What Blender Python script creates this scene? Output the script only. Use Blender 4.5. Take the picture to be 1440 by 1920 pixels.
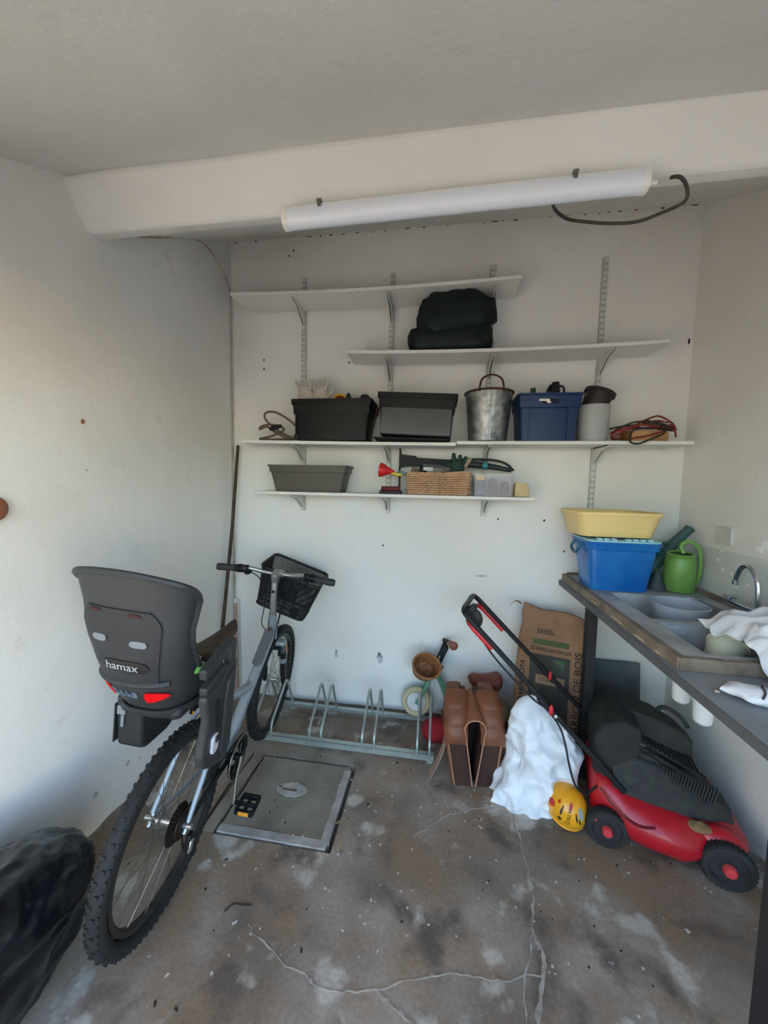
import bpy, math, random
from math import sin, cos, pi, radians, sqrt
from mathutils import Vector, Matrix, noise
random.seed(7)
for o in list(bpy.data.objects): bpy.data.objects.remove(o)
SC = bpy.context.scene
COL = SC.collection

# ------------------------------------------------------------------ camera
PITCH, YAW, ROLL, CAM_H, FOCAL_PX = 0.0750, 0.1503, 0.0205, 1.50, 700.0
fwd = Vector((-sin(YAW), cos(YAW), 0)); rgt = Vector((cos(YAW), sin(YAW), 0)); up = Vector((0, 0, 1))
f2 = cos(PITCH) * fwd - sin(PITCH) * up
u2 = cos(PITCH) * up + sin(PITCH) * fwd
r3 = cos(ROLL) * rgt + sin(ROLL) * u2
u3 = cos(ROLL) * u2 - sin(ROLL) * rgt
cam_data = bpy.data.cameras.new('camera'); cam = bpy.data.objects.new('camera', cam_data); COL.objects.link(cam)
m = Matrix((r3, u3, -f2)).transposed().to_4x4(); m.translation = (0, 0, CAM_H)
cam.matrix_world = m
cam_data.sensor_fit = 'VERTICAL'; cam_data.sensor_height = 36.0
cam_data.lens = FOCAL_PX / 1920.0 * 36.0
cam_data.clip_start = 0.02
SC.camera = cam

# ------------------------------------------------------------------ sky, exposure
world = bpy.data.worlds.new('evening_sky'); SC.world = world; world.use_nodes = True
wn = world.node_tree.nodes; wl = world.node_tree.links; wn.clear()
w_out = wn.new('ShaderNodeOutputWorld'); w_bg = wn.new('ShaderNodeBackground')
w_sky = wn.new('ShaderNodeTexSky'); w_sky.sky_type = 'NISHITA'
w_sky.sun_disc = False; w_sky.sun_elevation = radians(11); w_sky.sun_rotation = radians(97)
w_sky.air_density = 1.0; w_sky.dust_density = 0.9; w_sky.ozone_density = 2.8
w_bg.inputs['Strength'].default_value = 1.5
wl.new(w_sky.outputs[0], w_bg.inputs['Color']); wl.new(w_bg.outputs[0], w_out.inputs['Surface'])
vs = SC.view_settings
vs.view_transform = 'Standard'; vs.look = 'None'; vs.gamma = 1.0; vs.use_curve_mapping = False
vs.exposure = 0.33
# low evening sun almost square to the doorway: it lights the drive and just grazes the left jamb, outside the view
SUN_EL, SUN_ROT = radians(11), radians(97)
sun_data = bpy.data.lights.new('evening_sun', 'SUN'); sun_data.energy = 18.0; sun_data.color = (1.0, .72, .46); sun_data.angle = radians(1)
sun = bpy.data.objects.new('evening_sun', sun_data); COL.objects.link(sun)
sd_ = Vector((sin(SUN_ROT) * cos(SUN_EL), cos(SUN_ROT) * cos(SUN_EL), sin(SUN_EL)))
sun.rotation_euler = sd_.to_track_quat('Z', 'Y').to_euler(); sun.location = (8, -6, 5)

# ------------------------------------------------------------------ helpers
def lin(c):
    return tuple((x / 12.92 if x <= .04045 else ((x + .055) / 1.055) ** 2.4) for x in (v / 255.0 for v in c))

MATS = {}
def mat(name, rgb, rough=.6, metal=0., var=.0, vscale=6., bump=0., bscale=40., spec=.5, trans=0., alpha=1., rgb2=None, detail=4., ior=1.45, sss=0., coat=0.):
    """Procedural principled material: base colour with a noise blend towards rgb2 (or a darker tone) and a noise bump."""
    if name in MATS: return MATS[name]
    M = bpy.data.materials.new(name); M.use_nodes = True
    n = M.node_tree.nodes; l = M.node_tree.links
    p = n['Principled BSDF']
    p.inputs['Roughness'].default_value = rough; p.inputs['Metallic'].default_value = metal
    p.inputs['Specular IOR Level'].default_value = spec; p.inputs['IOR'].default_value = ior
    if trans: p.inputs['Transmission Weight'].default_value = trans
    if coat: p.inputs['Coat Weight'].default_value = coat
    if alpha < 1: p.inputs['Alpha'].default_value = alpha
    a = lin(rgb); p.inputs['Base Color'].default_value = (*a, 1)
    tc = n.new('ShaderNodeTexCoord')
    if var or rgb2:
        t = n.new('ShaderNodeTexNoise'); t.inputs['Scale'].default_value = vscale; t.inputs['Detail'].default_value = detail
        l.new(tc.outputs['Object'], t.inputs['Vector'])
        r = n.new('ShaderNodeMapRange'); r.inputs[1].default_value = .35; r.inputs[2].default_value = .68
        l.new(t.outputs[0], r.inputs[0])
        mx = n.new('ShaderNodeMix'); mx.data_type = 'RGBA'
        b = lin(rgb2) if rgb2 else tuple(v * (1 - var) for v in a)
        mx.inputs[6].default_value = (*a, 1); mx.inputs[7].default_value = (*b, 1)
        l.new(r.outputs[0], mx.inputs[0]); l.new(mx.outputs[2], p.inputs['Base Color'])
    if bump:
        t2 = n.new('ShaderNodeTexNoise'); t2.inputs['Scale'].default_value = bscale; t2.inputs['Detail'].default_value = 6
        l.new(tc.outputs['Object'], t2.inputs['Vector'])
        bp = n.new('ShaderNodeBump'); bp.inputs['Strength'].default_value = bump; bp.inputs['Distance'].default_value = .01
        l.new(t2.outputs[0], bp.inputs['Height']); l.new(bp.outputs[0], p.inputs['Normal'])
    MATS[name] = M
    return M

def V(*a): return Vector(a)
def rot(rx=0, ry=0, rz=0):
    return Matrix.Rotation(rz, 4, 'Z') @ Matrix.Rotation(ry, 4, 'Y') @ Matrix.Rotation(rx, 4, 'X')
def loc(x, y, z): return Matrix.Translation((x, y, z))
def frame_to(z_axis, origin=(0, 0, 0), x_hint=(1, 0, 0)):
    z = Vector(z_axis).normalized(); x = Vector(x_hint); x = (x - z * x.dot(z))
    if x.length < 1e-5: x = Vector((0, 1, 0)); x = x - z * x.dot(z)
    x.normalize(); y = z.cross(x)
    M = Matrix((x, y, z)).transposed().to_4x4(); M.translation = origin
    return M

class G:
    """Collects geometry for ONE mesh object."""
    def __init__(s): s.v = []; s.f = []
    def add(s, vs, fs, M=None):
        o = len(s.v)
        for p in vs:
            p = Vector(p)
            s.v.append(M @ p if M else p)
        for f in fs: s.f.append([i + o for i in f])
        return s
    def box(s, c, size, M=None, top=None, R=None):
        """box centred at c; top=(sx,sy) scales the upper face"""
        x, y, z = size[0] / 2, size[1] / 2, size[2] / 2
        tx, ty = top if top else (1, 1)
        vs = [(-x, -y, -z), (x, -y, -z), (x, y, -z), (-x, y, -z), (-x * tx, -y * ty, z), (x * tx, -y * ty, z), (x * tx, y * ty, z), (-x * tx, y * ty, z)]
        c = Vector(c)
        vs = [((R @ Vector(p)) if R else Vector(p)) + c for p in vs]
        return s.add(vs, [(0, 3, 2, 1), (4, 5, 6, 7), (0, 1, 5, 4), (1, 2, 6, 5), (2, 3, 7, 6), (3, 0, 4, 7)], M)
    def tube(s, pts, r, seg=8, closed=False, cap=True, M=None, flat=None):
        pts = [Vector(p) for p in pts]; n = len(pts)
        rs = r if isinstance(r, (list, tuple)) else [r] * n
        rings = []; prev = None
        for i, p in enumerate(pts):
            if closed: t = pts[(i + 1) % n] - pts[i - 1]
            else: t = (pts[min(i + 1, n - 1)] - pts[max(i - 1, 0)])
            t.normalize()
            if prev is None:
                h = Vector((0, 0, 1)) if abs(t.z) < .9 else Vector((1, 0, 0))
                x = (h - t * h.dot(t)).normalized()
            else:
                x = prev - t * prev.dot(t)
                x = x.normalized() if x.length > 1e-6 else prev
            prev = x; y = t.cross(x)
            k = flat if flat else 1.0
            rings.append([p + rs[i] * (cos(2 * pi * j / seg) * x + k * sin(2 * pi * j / seg) * y) for j in range(seg)])
        return s.loft(rings, ring_closed=True, closed=closed, cap=cap, M=M)
    def loft(s, rings, ring_closed=True, closed=False, cap=False, M=None):
        k = len(rings[0]); vs = [p for r_ in rings for p in r_]; fs = []
        n = len(rings)
        for i in range(n if closed else n - 1):
            a = i * k; b = ((i + 1) % n) * k
            for j in range(k if ring_closed else k - 1):
                j2 = (j + 1) % k
                fs.append((a + j, a + j2, b + j2, b + j))
        if cap and not closed:
            fs.append(tuple(range(k - 1, -1, -1))); fs.append(tuple((n - 1) * k + j for j in range(k)))
        return s.add(vs, fs, M)
    def lathe(s, prof, seg=24, M=None, closed=False, a0=0., a1=2 * pi, cap=False):
        full = abs(a1 - a0 - 2 * pi) < 1e-6
        cnt = seg if full else seg + 1
        cols = []
        for j in range(cnt):
            a = a0 + (a1 - a0) * j / seg
            cols.append([Vector((r_ * cos(a), r_ * sin(a), z)) for r_, z in prof])
        return s.loft(cols, ring_closed=closed, closed=full, M=M)
    def ell(s, c, r, seg=16, rings=10, M=None, fn=None):
        vs = []; fs = []
        for i in range(rings + 1):
            th = pi * i / rings
            for j in range(seg):
                ph = 2 * pi * j / seg
                d = Vector((sin(th) * cos(ph), sin(th) * sin(ph), cos(th)))
                p = Vector((d.x * r[0], d.y * r[1], d.z * r[2]))
                if fn: p = fn(p, d)
                vs.append(p + Vector(c))
        for i in range(rings):
            for j in range(seg):
                j2 = (j + 1) % seg
                fs.append((i * seg + j, (i + 1) * seg + j, (i + 1) * seg + j2, i * seg + j2))
        return s.add(vs, fs, M)
    def prism(s, poly, t, M=None):
        """polygon in local XY extruded along Z from -t/2 to t/2"""
        n = len(poly)
        vs = [(x, y, -t / 2) for x, y in poly] + [(x, y, t / 2) for x, y in poly]
        fs = [tuple(range(n - 1, -1, -1)), tuple(range(n, 2 * n))]
        fs += [(i, (i + 1) % n, n + (i + 1) % n, n + i) for i in range(n)]
        return s.add(vs, fs, M)
    def grid(s, fn, nu, nv, thick=0., M=None):
        """open surface fn(u,v) u,v in 0..1; optional thickness along normals (makes it closed)"""
        P = [[Vector(fn(i / nu, j / nv)) for j in range(nv + 1)] for i in range(nu + 1)]
        vs = [P[i][j] for i in range(nu + 1) for j in range(nv + 1)]
        w = nv + 1; fs = [(i * w + j, (i + 1) * w + j, (i + 1) * w + j + 1, i * w + j + 1) for i in range(nu) for j in range(nv)]
        if thick:
            off = []
            for i in range(nu + 1):
                for j in range(nv + 1):
                    du = P[min(i + 1, nu)][j] - P[max(i - 1, 0)][j]; dv = P[i][min(j + 1, nv)] - P[i][max(j - 1, 0)]
                    nn = du.cross(dv); nn = nn.normalized() if nn.length > 1e-9 else Vector((0, 0, 1))
                    off.append(P[i][j] - nn * thick)
            N = len(vs); vs = vs + off
            fs += [tuple(N + q for q in reversed(f)) for f in list(fs)]
            border = [i * w for i in range(nu + 1)] + [nu * w + j for j in range(1, nv + 1)] + [i * w + nv for i in range(nu - 1, -1, -1)] + [j for j in range(nv - 1, 0, -1)]
            for a, b in zip(border, border[1:] + border[:1]): fs.append((a, N + a, N + b, b))
        return s.add(vs, fs, M)
    def tf(s, M, i0=0):
        for i in range(i0, len(s.v)): s.v[i] = M @ s.v[i]
        return s
    def jitter(s, amp, scale, seed=0.):
        for i, p in enumerate(s.v):
            s.v[i] = p + amp * noise.noise_vector(p * scale + Vector((seed, seed * 1.7, -seed)))
        return s
    def build(s, name, m, parent=None, smooth=True, bevel=0., seg=2, sub=0, ang=35, M=None, label=None, kind=None):
        me = bpy.data.meshes.new(name); me.from_pydata([tuple(p) for p in s.v], [], s.f)
        me.validate(); me.update()
        import bmesh
        bm = bmesh.new(); bm.from_mesh(me); bmesh.ops.recalc_face_normals(bm, faces=bm.faces); bm.to_mesh(me); bm.free()
        if smooth:
            me.polygons.foreach_set('use_smooth', [True] * len(me.polygons))
            me.set_sharp_from_angle(angle=radians(ang))
        me.materials.append(m)
        o = bpy.data.objects.new(name, me); COL.objects.link(o)
        if parent is not None: o.parent = parent
        if M is not None: o.matrix_local = M
        if bevel:
            b = o.modifiers.new('bevel', 'BEVEL'); b.width = bevel; b.segments = seg; b.limit_method = 'ANGLE'; b.angle_limit = radians(30); b.harden_normals = False
        if sub:
            b = o.modifiers.new('sub', 'SUBSURF'); b.levels = sub; b.render_levels = sub
        if label: o['label'] = label
        if kind: o['kind'] = kind
        return o

def tag(o, label, cat, group=None):
    o['label'] = label; o['category'] = cat
    if group: o['group'] = group
    return o
def thing(name, label, cat, M=None, group=None):
    o = bpy.data.objects.new(name, None); COL.objects.link(o); o.empty_display_size = .05
    if M is not None: o.matrix_world = M
    return tag(o, label, cat, group)
def struct(o): o['kind'] = 'structure'; return o
def text(name, s, size, m, parent, M, thick=.0006, warp=None, align='CENTER', sx=1.0):
    cu = bpy.data.curves.new(name, 'FONT'); cu.body = s; cu.size = size; cu.align_x = align; cu.align_y = 'CENTER'; cu.extrude = thick
    cu.resolution_u = 3
    t = bpy.data.objects.new(name + '_tmp', cu); COL.objects.link(t)
    dg = bpy.context.evaluated_depsgraph_get(); dg.update()
    me = bpy.data.meshes.new_from_object(t.evaluated_get(dg)); bpy.data.objects.remove(t); bpy.data.curves.remove(cu)
    for v in me.vertices:
        v.co.x *= sx
        if warp: v.co = warp(v.co.copy())
    me.name = name; me.materials.clear(); me.materials.append(m)
    o = bpy.data.objects.new(name, me); COL.objects.link(o); o.parent = parent
    if M is not None: o.matrix_local = M
    return o
def spline(pts, n=8, closed=False):
    """Catmull-Rom through points"""
    P = [Vector(p) for p in pts]; out = []
    N = len(P); rng_ = range(N) if closed else range(N - 1)
    for i in rng_:
        p0 = P[i - 1] if (closed or i > 0) else P[0]; p1 = P[i]; p2 = P[(i + 1) % N]
        p3 = P[(i + 2) % N] if (closed or i + 2 < N) else P[-1]
        for k in range(n):
            t = k / n
            out.append(.5 * ((2 * p1) + (p2 - p0) * t + (2 * p0 - 5 * p1 + 4 * p2 - p3) * t * t + (3 * p1 - p0 - 3 * p2 + p3) * t ** 3))
    if not closed: out.append(P[-1])
    return out
def rrect(w, h, r, n=4):
    """rounded rectangle outline"""
    out = []
    for cx, cy, a0 in ((w / 2 - r, h / 2 - r, 0), (-w / 2 + r, h / 2 - r, pi / 2), (-w / 2 + r, -h / 2 + r, pi), (w / 2 - r, -h / 2 + r, 1.5 * pi)):
        for k in range(n + 1):
            a = a0 + pi / 2 * k / n
            out.append((cx + r * cos(a), cy + r * sin(a)))
    return out
def tub(g, w0, d0, w1, d1, h, t=.004, r=.02, lip=.0, lip_h=.02, z0=0., M=None, n=4):
    """open tapered tub: bottom w0 x d0, top w1 x d1, with wall thickness and an outward lip"""
    def ring(w, d, z, rr=r): return [Vector((x, y, z)) for x, y in rrect(w, d, rr, n)]
    R = [ring(w0, d0, z0), ring(w1, d1, z0 + h - lip_h)]
    if lip: R += [ring(w1 + 2 * lip, d1 + 2 * lip, z0 + h - lip_h), ring(w1 + 2 * lip, d1 + 2 * lip, z0 + h)]
    else: R += [ring(w1, d1, z0 + h)]
    R += [ring(w1 - 2 * t, d1 - 2 * t, z0 + h), ring(w0 - 2 * t, d0 - 2 * t, z0 + t)]
    return g.loft(R, cap=True, M=M)
# ------------------------------------------------------------------ setting
def plaster():
    M = bpy.data.materials.new('white_plaster'); M.use_nodes = True
    n = M.node_tree.nodes; l = M.node_tree.links; p = n['Principled BSDF']; p.inputs['Roughness'].default_value = .85
    p.inputs['Specular IOR Level'].default_value = .25
    tc = n.new('ShaderNodeTexCoord')
    def nz(sc, det, lo, hi):
        t = n.new('ShaderNodeTexNoise'); t.inputs['Scale'].default_value = sc; t.inputs['Detail'].default_value = det
        l.new(tc.outputs['Object'], t.inputs['Vector'])
        r = n.new('ShaderNodeMapRange'); r.inputs[1].default_value = lo; r.inputs[2].default_value = hi
        l.new(t.outputs[0], r.inputs[0]); return t, r
    _, a = nz(1.3, 5, .4, .75); _, b = nz(9, 4, .66, .95); t3, c = nz(60, 4, .3, .7); _, d = nz(5, 4, .72, .78)
    m1 = n.new('ShaderNodeMix'); m1.data_type = 'RGBA'; m1.inputs[6].default_value = (*lin((232, 230, 226)), 1); m1.inputs[7].default_value = (*lin((220, 216, 209)), 1)
    l.new(a.outputs[0], m1.inputs[0])
    m2 = n.new('ShaderNodeMix'); m2.data_type = 'RGBA'; m2.inputs[7].default_value = (*lin((205, 200, 192)), 1)
    l.new(m1.outputs[2], m2.inputs[6]); l.new(b.outputs[0], m2.inputs[0]); l.new(m2.outputs[2], p.inputs['Base Color'])
    t5, _ = nz(7, 6, 0, 1)
    ad = n.new('ShaderNodeMath'); ad.operation = 'MULTIPLY_ADD'; ad.inputs[1].default_value = .25
    l.new(t3.outputs[0], ad.inputs[0]); l.new(t5.outputs[0], ad.inputs[2])
    bp = n.new('ShaderNodeBump'); bp.inputs['Strength'].default_value = .35; bp.inputs['Distance'].default_value = .012
    l.new(ad.outputs[0], bp.inputs['Height']); l.new(bp.outputs[0], p.inputs['Normal'])
    return M
def concrete():
    M = bpy.data.materials.new('worn_concrete'); M.use_nodes = True
    n = M.node_tree.nodes; l = M.node_tree.links; p = n['Principled BSDF']
    p.inputs['Specular IOR Level'].default_value = .35
    tc = n.new('ShaderNodeTexCoord')
    def nz(sc, det, lo, hi, dist=0., w=0.):
        mp = n.new('ShaderNodeMapping'); mp.inputs['Location'].default_value = (w, w * .7, 0); l.new(tc.outputs['Object'], mp.inputs[0])
        t = n.new('ShaderNodeTexNoise'); t.inputs['Scale'].default_value = sc; t.inputs['Detail'].default_value = det; t.inputs['Distortion'].default_value = dist
        l.new(mp.outputs[0], t.inputs['Vector'])
        r = n.new('ShaderNodeMapRange'); r.inputs[1].default_value = lo; r.inputs[2].default_value = hi
        l.new(t.outputs[0], r.inputs[0]); return t, r
    def mix(prev, col, fac):
        m_ = n.new('ShaderNodeMix'); m_.data_type = 'RGBA'; m_.inputs[7].default_value = (*lin(col), 1)
        if isinstance(prev, tuple): m_.inputs[6].default_value = (*lin(prev), 1)
        else: l.new(prev, m_.inputs[6])
        l.new(fac, m_.inputs[0]); return m_.outputs[2]
    _, big = nz(2.2, 8, .42, .60, .15, 3.1); _, brown = nz(3.4, 7, .47, .66, .15, 9.); _, pale = nz(5.5, 8, .585, .66, .15, 5.5); _, spot = nz(30, 6, .68, .72, 0, 1.); _, dark = nz(5.2, 8, .54, .68, .2, 13.); t6, fine = nz(75, 5, .3, .75)
    c = mix((160, 147, 134), (124, 111, 98), big.outputs[0])
    c = mix(c, (142, 119, 97), brown.outputs[0])
    c = mix(c, (102, 91, 81), dark.outputs[0])
    c = mix(c, (188, 180, 169), pale.outputs[0])
    c = mix(c, (205, 202, 198), spot.outputs[0])
    mm = n.new('ShaderNodeMix'); mm.data_type = 'RGBA'; mm.blend_type = 'MULTIPLY'; mm.inputs[0].default_value = .5
    cr = n.new('ShaderNodeMapRange'); cr.inputs[3].default_value = .62; cr.inputs[4].default_value = 1.18; l.new(t6.outputs[0], cr.inputs[0]); cr.inputs[1].default_value = .3; cr.inputs[2].default_value = .7
    l.new(c, mm.inputs[6]); l.new(cr.outputs[0], mm.inputs[7]); l.new(mm.outputs[2], p.inputs['Base Color'])
    rr = n.new('ShaderNodeMapRange'); rr.inputs[3].default_value = .5; rr.inputs[4].default_value = .85; l.new(t6.outputs[0], rr.inputs[0]); l.new(rr.outputs[0], p.inputs['Roughness'])
    t7, _ = nz(14, 6, 0, 1)
    bp = n.new('ShaderNodeBump'); bp.inputs['Strength'].default_value = .35; bp.inputs['Distance'].default_value = .008
    l.new(t7.outputs[0], bp.inputs['Height']); l.new(bp.outputs[0], p.inputs['Normal'])
    return M
PL = plaster(); CONC = concrete()
XL, XR, YB, YF = -1.40, 1.35, 2.36, -.55
# floor with the inspection pit opening
HX0, HX1, HY0, HY1 = -.985, -.398, 1.362, 1.842
g = G()
def slab(g, x0, x1, y0, y1, z0, z1): g.box(((x0 + x1) / 2, (y0 + y1) / 2, (z0 + z1) / 2), (x1 - x0, y1 - y0, z1 - z0))
slab(g, XL - .1, HX0, YF, YB + .1, -.08, 0); slab(g, HX1, XR + .1, YF, YB + .1, -.08, 0)
slab(g, HX0, HX1, YF, HY0, -.08, 0); slab(g, HX0, HX1, HY1, YB + .1, -.08, 0); slab(g, HX0, HX1, HY0, HY1, -.08, -.05)
floor = struct(g.build('floor', CONC, smooth=False))
# walls
g = G(); slab(g, XL - .1, XR + .1, YB, YB + .1, 0, 3.2); wall_back = struct(g.build('wall_back', PL, smooth=False))
g = G(); slab(g, XL - .1, XL, YF, YB, 0, 3.2); wall_left = struct(g.build('wall_left', PL, smooth=False))
g = G(); slab(g, XR, XR + .1, YF, YB, 0, 3.2); wall_right = struct(g.build('wall_right', PL, smooth=False))
g = G()
slab(g, XL - .1, -1.30, YF - .12, YF, 0, 2.6); slab(g, 1.25, XR + .1, YF - .12, YF, 0, 2.6); slab(g, -1.30, 1.25, YF - .12, YF, 2.09, 2.6)
wall_front = struct(g.build('wall_front', PL, smooth=False))
# ceiling: low flat part at the doorway, then rising towards the beam
def strip(g, prof, t=.08, x0=XL - .02, x1=XR + .02):
    """profile [(y,z)] swept along X with thickness t upwards"""
    top = [(y, z + t) for y, z in prof]
    poly = prof + top[::-1]; n = len(poly)
    vs = [(x0, y, z) for y, z in poly] + [(x1, y, z) for y, z in poly]
    k = len(prof); fs = []
    for i in range(n): fs.append((i, (i + 1) % n, n + (i + 1) % n, n + i))
    for i in range(k - 1):
        fs.append((i, i + 1, n - 2 - i, n - 1 - i)); fs.append((n + i, n + n - 1 - i, n + n - 2 - i, n + i + 1))
    g.add(vs, fs)
g = G(); strip(g, [(YF - .1, 2.12), (.30, 2.12), (1.30, 2.625)]); ceiling = struct(g.build('ceiling', PL, smooth=False))
g = G(); strip(g, [(1.36, 2.475), (YB + .02, 3.05)]); ceiling_rear = struct(g.build('ceiling_rear', PL, smooth=False))
# beam across the room
g = G()
vs = []
prof = [(1.345, 2.462), (1.25, 2.60), (1.30, 2.72), (1.46, 2.62), (1.455, 2.515), (1.40, 2.470)]
for k in range(41):
    x = XL - .01 + (XR - XL + .02) * k / 40
    vs.append([Vector((x, y + .006 * noise.noise(Vector((x * 2.2, i * 3.1, 0))), z + .006 * noise.noise(Vector((x * 1.7, i * 5.3, 4))) + .010 * (x / 1.4))) for i, (y, z) in enumerate(prof)])
g.loft(vs, cap=True); beam = struct(g.build('trim_1', PL, smooth=True, bevel=.01, ang=50))
beam['label'] = 'white plastered beam across the ceiling'
# driveway outside the open front
g = G(); slab(g, -14, 14, -26, YF - .12, -.14, -.06); ground = struct(g.build('driveway', mat('driveway', (168, 156, 138), .9, var=.2, vscale=1.5)))
# filler ridges along the floor cracks: narrow, slightly proud strips
filler = mat('crack_filler', (176, 168, 158), .9, rgb2=(132, 122, 112), vscale=22)
def crack(pts, w, seed, n=10):
    P = spline([(x, y, 0) for x, y in pts], n)
    L_, R_ = [], []
    for i, p in enumerate(P):
        t = (P[min(i + 1, len(P) - 1)] - P[max(i - 1, 0)]).normalized(); s_ = Vector((-t.y, t.x, 0))
        q = p + s_ * (.014 * noise.noise(Vector((i * .33, seed, 0))) + .006 * noise.noise(Vector((i * 1.3, seed, 4))))
        ww = w * (.15 + 1.5 * abs(noise.noise(Vector((i * .47, seed * 3.3, 1)))))
        z = .0015 + .001 * random.random()
        L_.append((q + s_ * ww, z)); R_.append((q - s_ * ww, z))
    rings = [[Vector((a.x, a.y, -.004)), Vector((a.x, a.y, za)), Vector((b.x, b.y, zb)), Vector((b.x, b.y, -.004))] for (a, za), (b, zb) in zip(L_, R_)]
    return G().loft(rings, cap=True)
crack([(.30, .82), (.315, .99), (.372, 1.147), (.352, 1.216), (.378, 1.318), (.380, 1.5), (.371, 1.70), (.37, 1.80)], .010, 1).build('crack_filler', filler, floor)
crack([(.25, .80), (.275, .93), (.29, 1.05), (.352, 1.216)], .006, 2).build('crack_filler', filler, floor)
crack([(-.075, 1.49), (.05, 1.60), (.151, 1.661), (.328, 1.722)], .0035, 3).build('crack_filler', filler, floor)
crack([(-.60, 1.08), (-.50, 1.03), (-.31, .969), (-.17, .985), (.06, 1.06), (.20, 1.07), (.36, 1.11)], .003, 4).build('crack_filler', filler, floor)
crack([(-.154, .99), (-.06, .95), (-.01, .90), (.03, .86)], .005, 5).build('crack_filler', filler, floor)
# dirty joint between wall foot and floor
dirt = mat('wall_foot_dirt', (92, 86, 78), .95, rgb2=(128, 120, 110), vscale=14)
def skirt_dirt(p0, p1, nrm, seed):
    rings = []
    p0 = Vector(p0); p1 = Vector(p1); nrm = Vector(nrm); N = 90
    for i in range(N + 1):
        q = p0.lerp(p1, i / N); h = .012 + .022 * abs(noise.noise(Vector((i * .23, seed, 0)))); d = .012 + .018 * abs(noise.noise(Vector((i * .31, seed, 7))))
        rings.append([q + Vector((0, 0, -.003)) - nrm * .004, q + Vector((0, 0, h)) - nrm * .004, q + Vector((0, 0, h * .8)) + nrm * .002, q + nrm * d + Vector((0, 0, .002)), q + nrm * d + Vector((0, 0, -.003))])
    return G().loft(rings, cap=True)
o = skirt_dirt((XL, YB - .003, 0), (XR, YB - .003, 0), (0, -1, 0), 1).build('baseboard_back', dirt); struct(o)
o = skirt_dirt((XL + .003, YF, 0), (XL + .003, YB, 0), (1, 0, 0), 2).build('baseboard_left', dirt); struct(o)
# grime blobs where the rear ceiling meets the back wall, holes and scuffs in the plaster
grime = mat('grime', (62, 54, 46), .95, rgb2=(95, 86, 76), vscale=30)
random.seed(3)
def wall_mark(name, p, r, nrm, parent, m_, n=9, flat=.003):
    M = frame_to(nrm, p); g = G()
    ring = [(r[0] * cos(2 * pi * k / n) * (.6 + .6 * random.random()), r[1] * sin(2 * pi * k / n) * (.6 + .6 * random.random())) for k in range(n)]
    g.prism(ring, flat, M); return g.build(name, m_, parent, smooth=False)
x = -1.36
while x < 1.33:
    if random.random() < (.8 if x > -.95 else .25): wall_mark('grime_spot', (x, YB - .0005, 3.038 - .006 * random.random()), (.005 + .018 * random.random() ** 2, .002 + .003 * random.random()), (0, -1, 0), wall_back, grime)
    x += .03 + .07 * random.random()
g = G(); rings = []
for k in range(121):
    x = -.85 + 2.18 * k / 120; w = .0012 + .0016 * abs(noise.noise(Vector((k * .4, 2, 0)))); z = 3.041 + .003 * noise.noise(Vector((k * .21, 5, 0)))
    rings.append([Vector((x, YB - .001, z - w)), Vector((x, YB - .001, z + w)), Vector((x, YB + .002, z + w)), Vector((x, YB + .002, z - w))])
g.loft(rings, cap=True); g.build('ceiling_crack', grime, wall_back)
hole = mat('drill_hole', (40, 36, 32), .95)
for x, z in ((-1.172, 2.292), (-1.172, 2.235), (.743, 1.117), (-1.0, 2.93), (-.97, 2.96), (-.60, 2.26), (.35, 1.30), (.62, 1.30)): wall_mark('drill_hole', (x, YB, z), (.006, .007), (0, -1, 0), wall_back, hole)
wall_mark('drill_hole', (-.36, YB, 1.106), (.006, .006), (0, -1, 0), wall_back, hole); wall_mark('drill_hole', (1.331, YB, 2.322), (.006, .02), (0, -1, 0), wall_back, hole)
scuff = mat('tyre_scuff', (128, 130, 132), .9, rgb2=(205, 205, 205), vscale=45)
for x, z, a, b in ((-.664, .352, .016, .03), (-.366, .35, .02, .035), (-.372, .385, .012, .012), (.27, .94, .04, .008), (-1.02, .60, .01, .01), (-1.07, .54, .008, .01), (-.99, .58, .006, .008)): wall_mark('scuff_mark', (x, YB, z), (a, b), (0, -1, 0), wall_back, scuff, 11, .0016)
for y, z, r in ((1.292, 1.721, .010), (1.45, .183, .012), (1.518, .157, .008), (1.286, .167, .014), (1.30, 1.53, .006)): wall_mark('chip_mark', (XL, y, z), (r, r), (1, 0, 0), wall_left, scuff if r != .010 else mat('wood_plug', (150, 110, 70), .8), 8, .002)
g = G(); slab(g, XR - .0025, XR + .002, .70, 2.20, .99, 1.215); g.build('splash_zone', mat('greyish_wall_paint', (218, 218, 212), .6, rgb2=(206, 206, 199), vscale=5), wall_right, smooth=False)
# pale paint splashes on the right wall above the sink
splash = mat('paint_splash', (238, 238, 235), .5)
for y, z, r in ((2.03, 1.165, .010), (1.99, 1.125, .011), (1.935, 1.118, .010), (1.845, 1.135, .006), (1.82, 1.12, .006), (1.80, 1.255, .02), (1.77, 1.275, .022), (1.90, 1.065, .009), (1.84, 1.09, .007), (2.01, 1.21, .006), (1.79, 1.10, .006)): wall_mark('paint_splash', (XR, y, z), (r, r), (-1, 0, 0), wall_right, splash, 10, .007)
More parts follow.
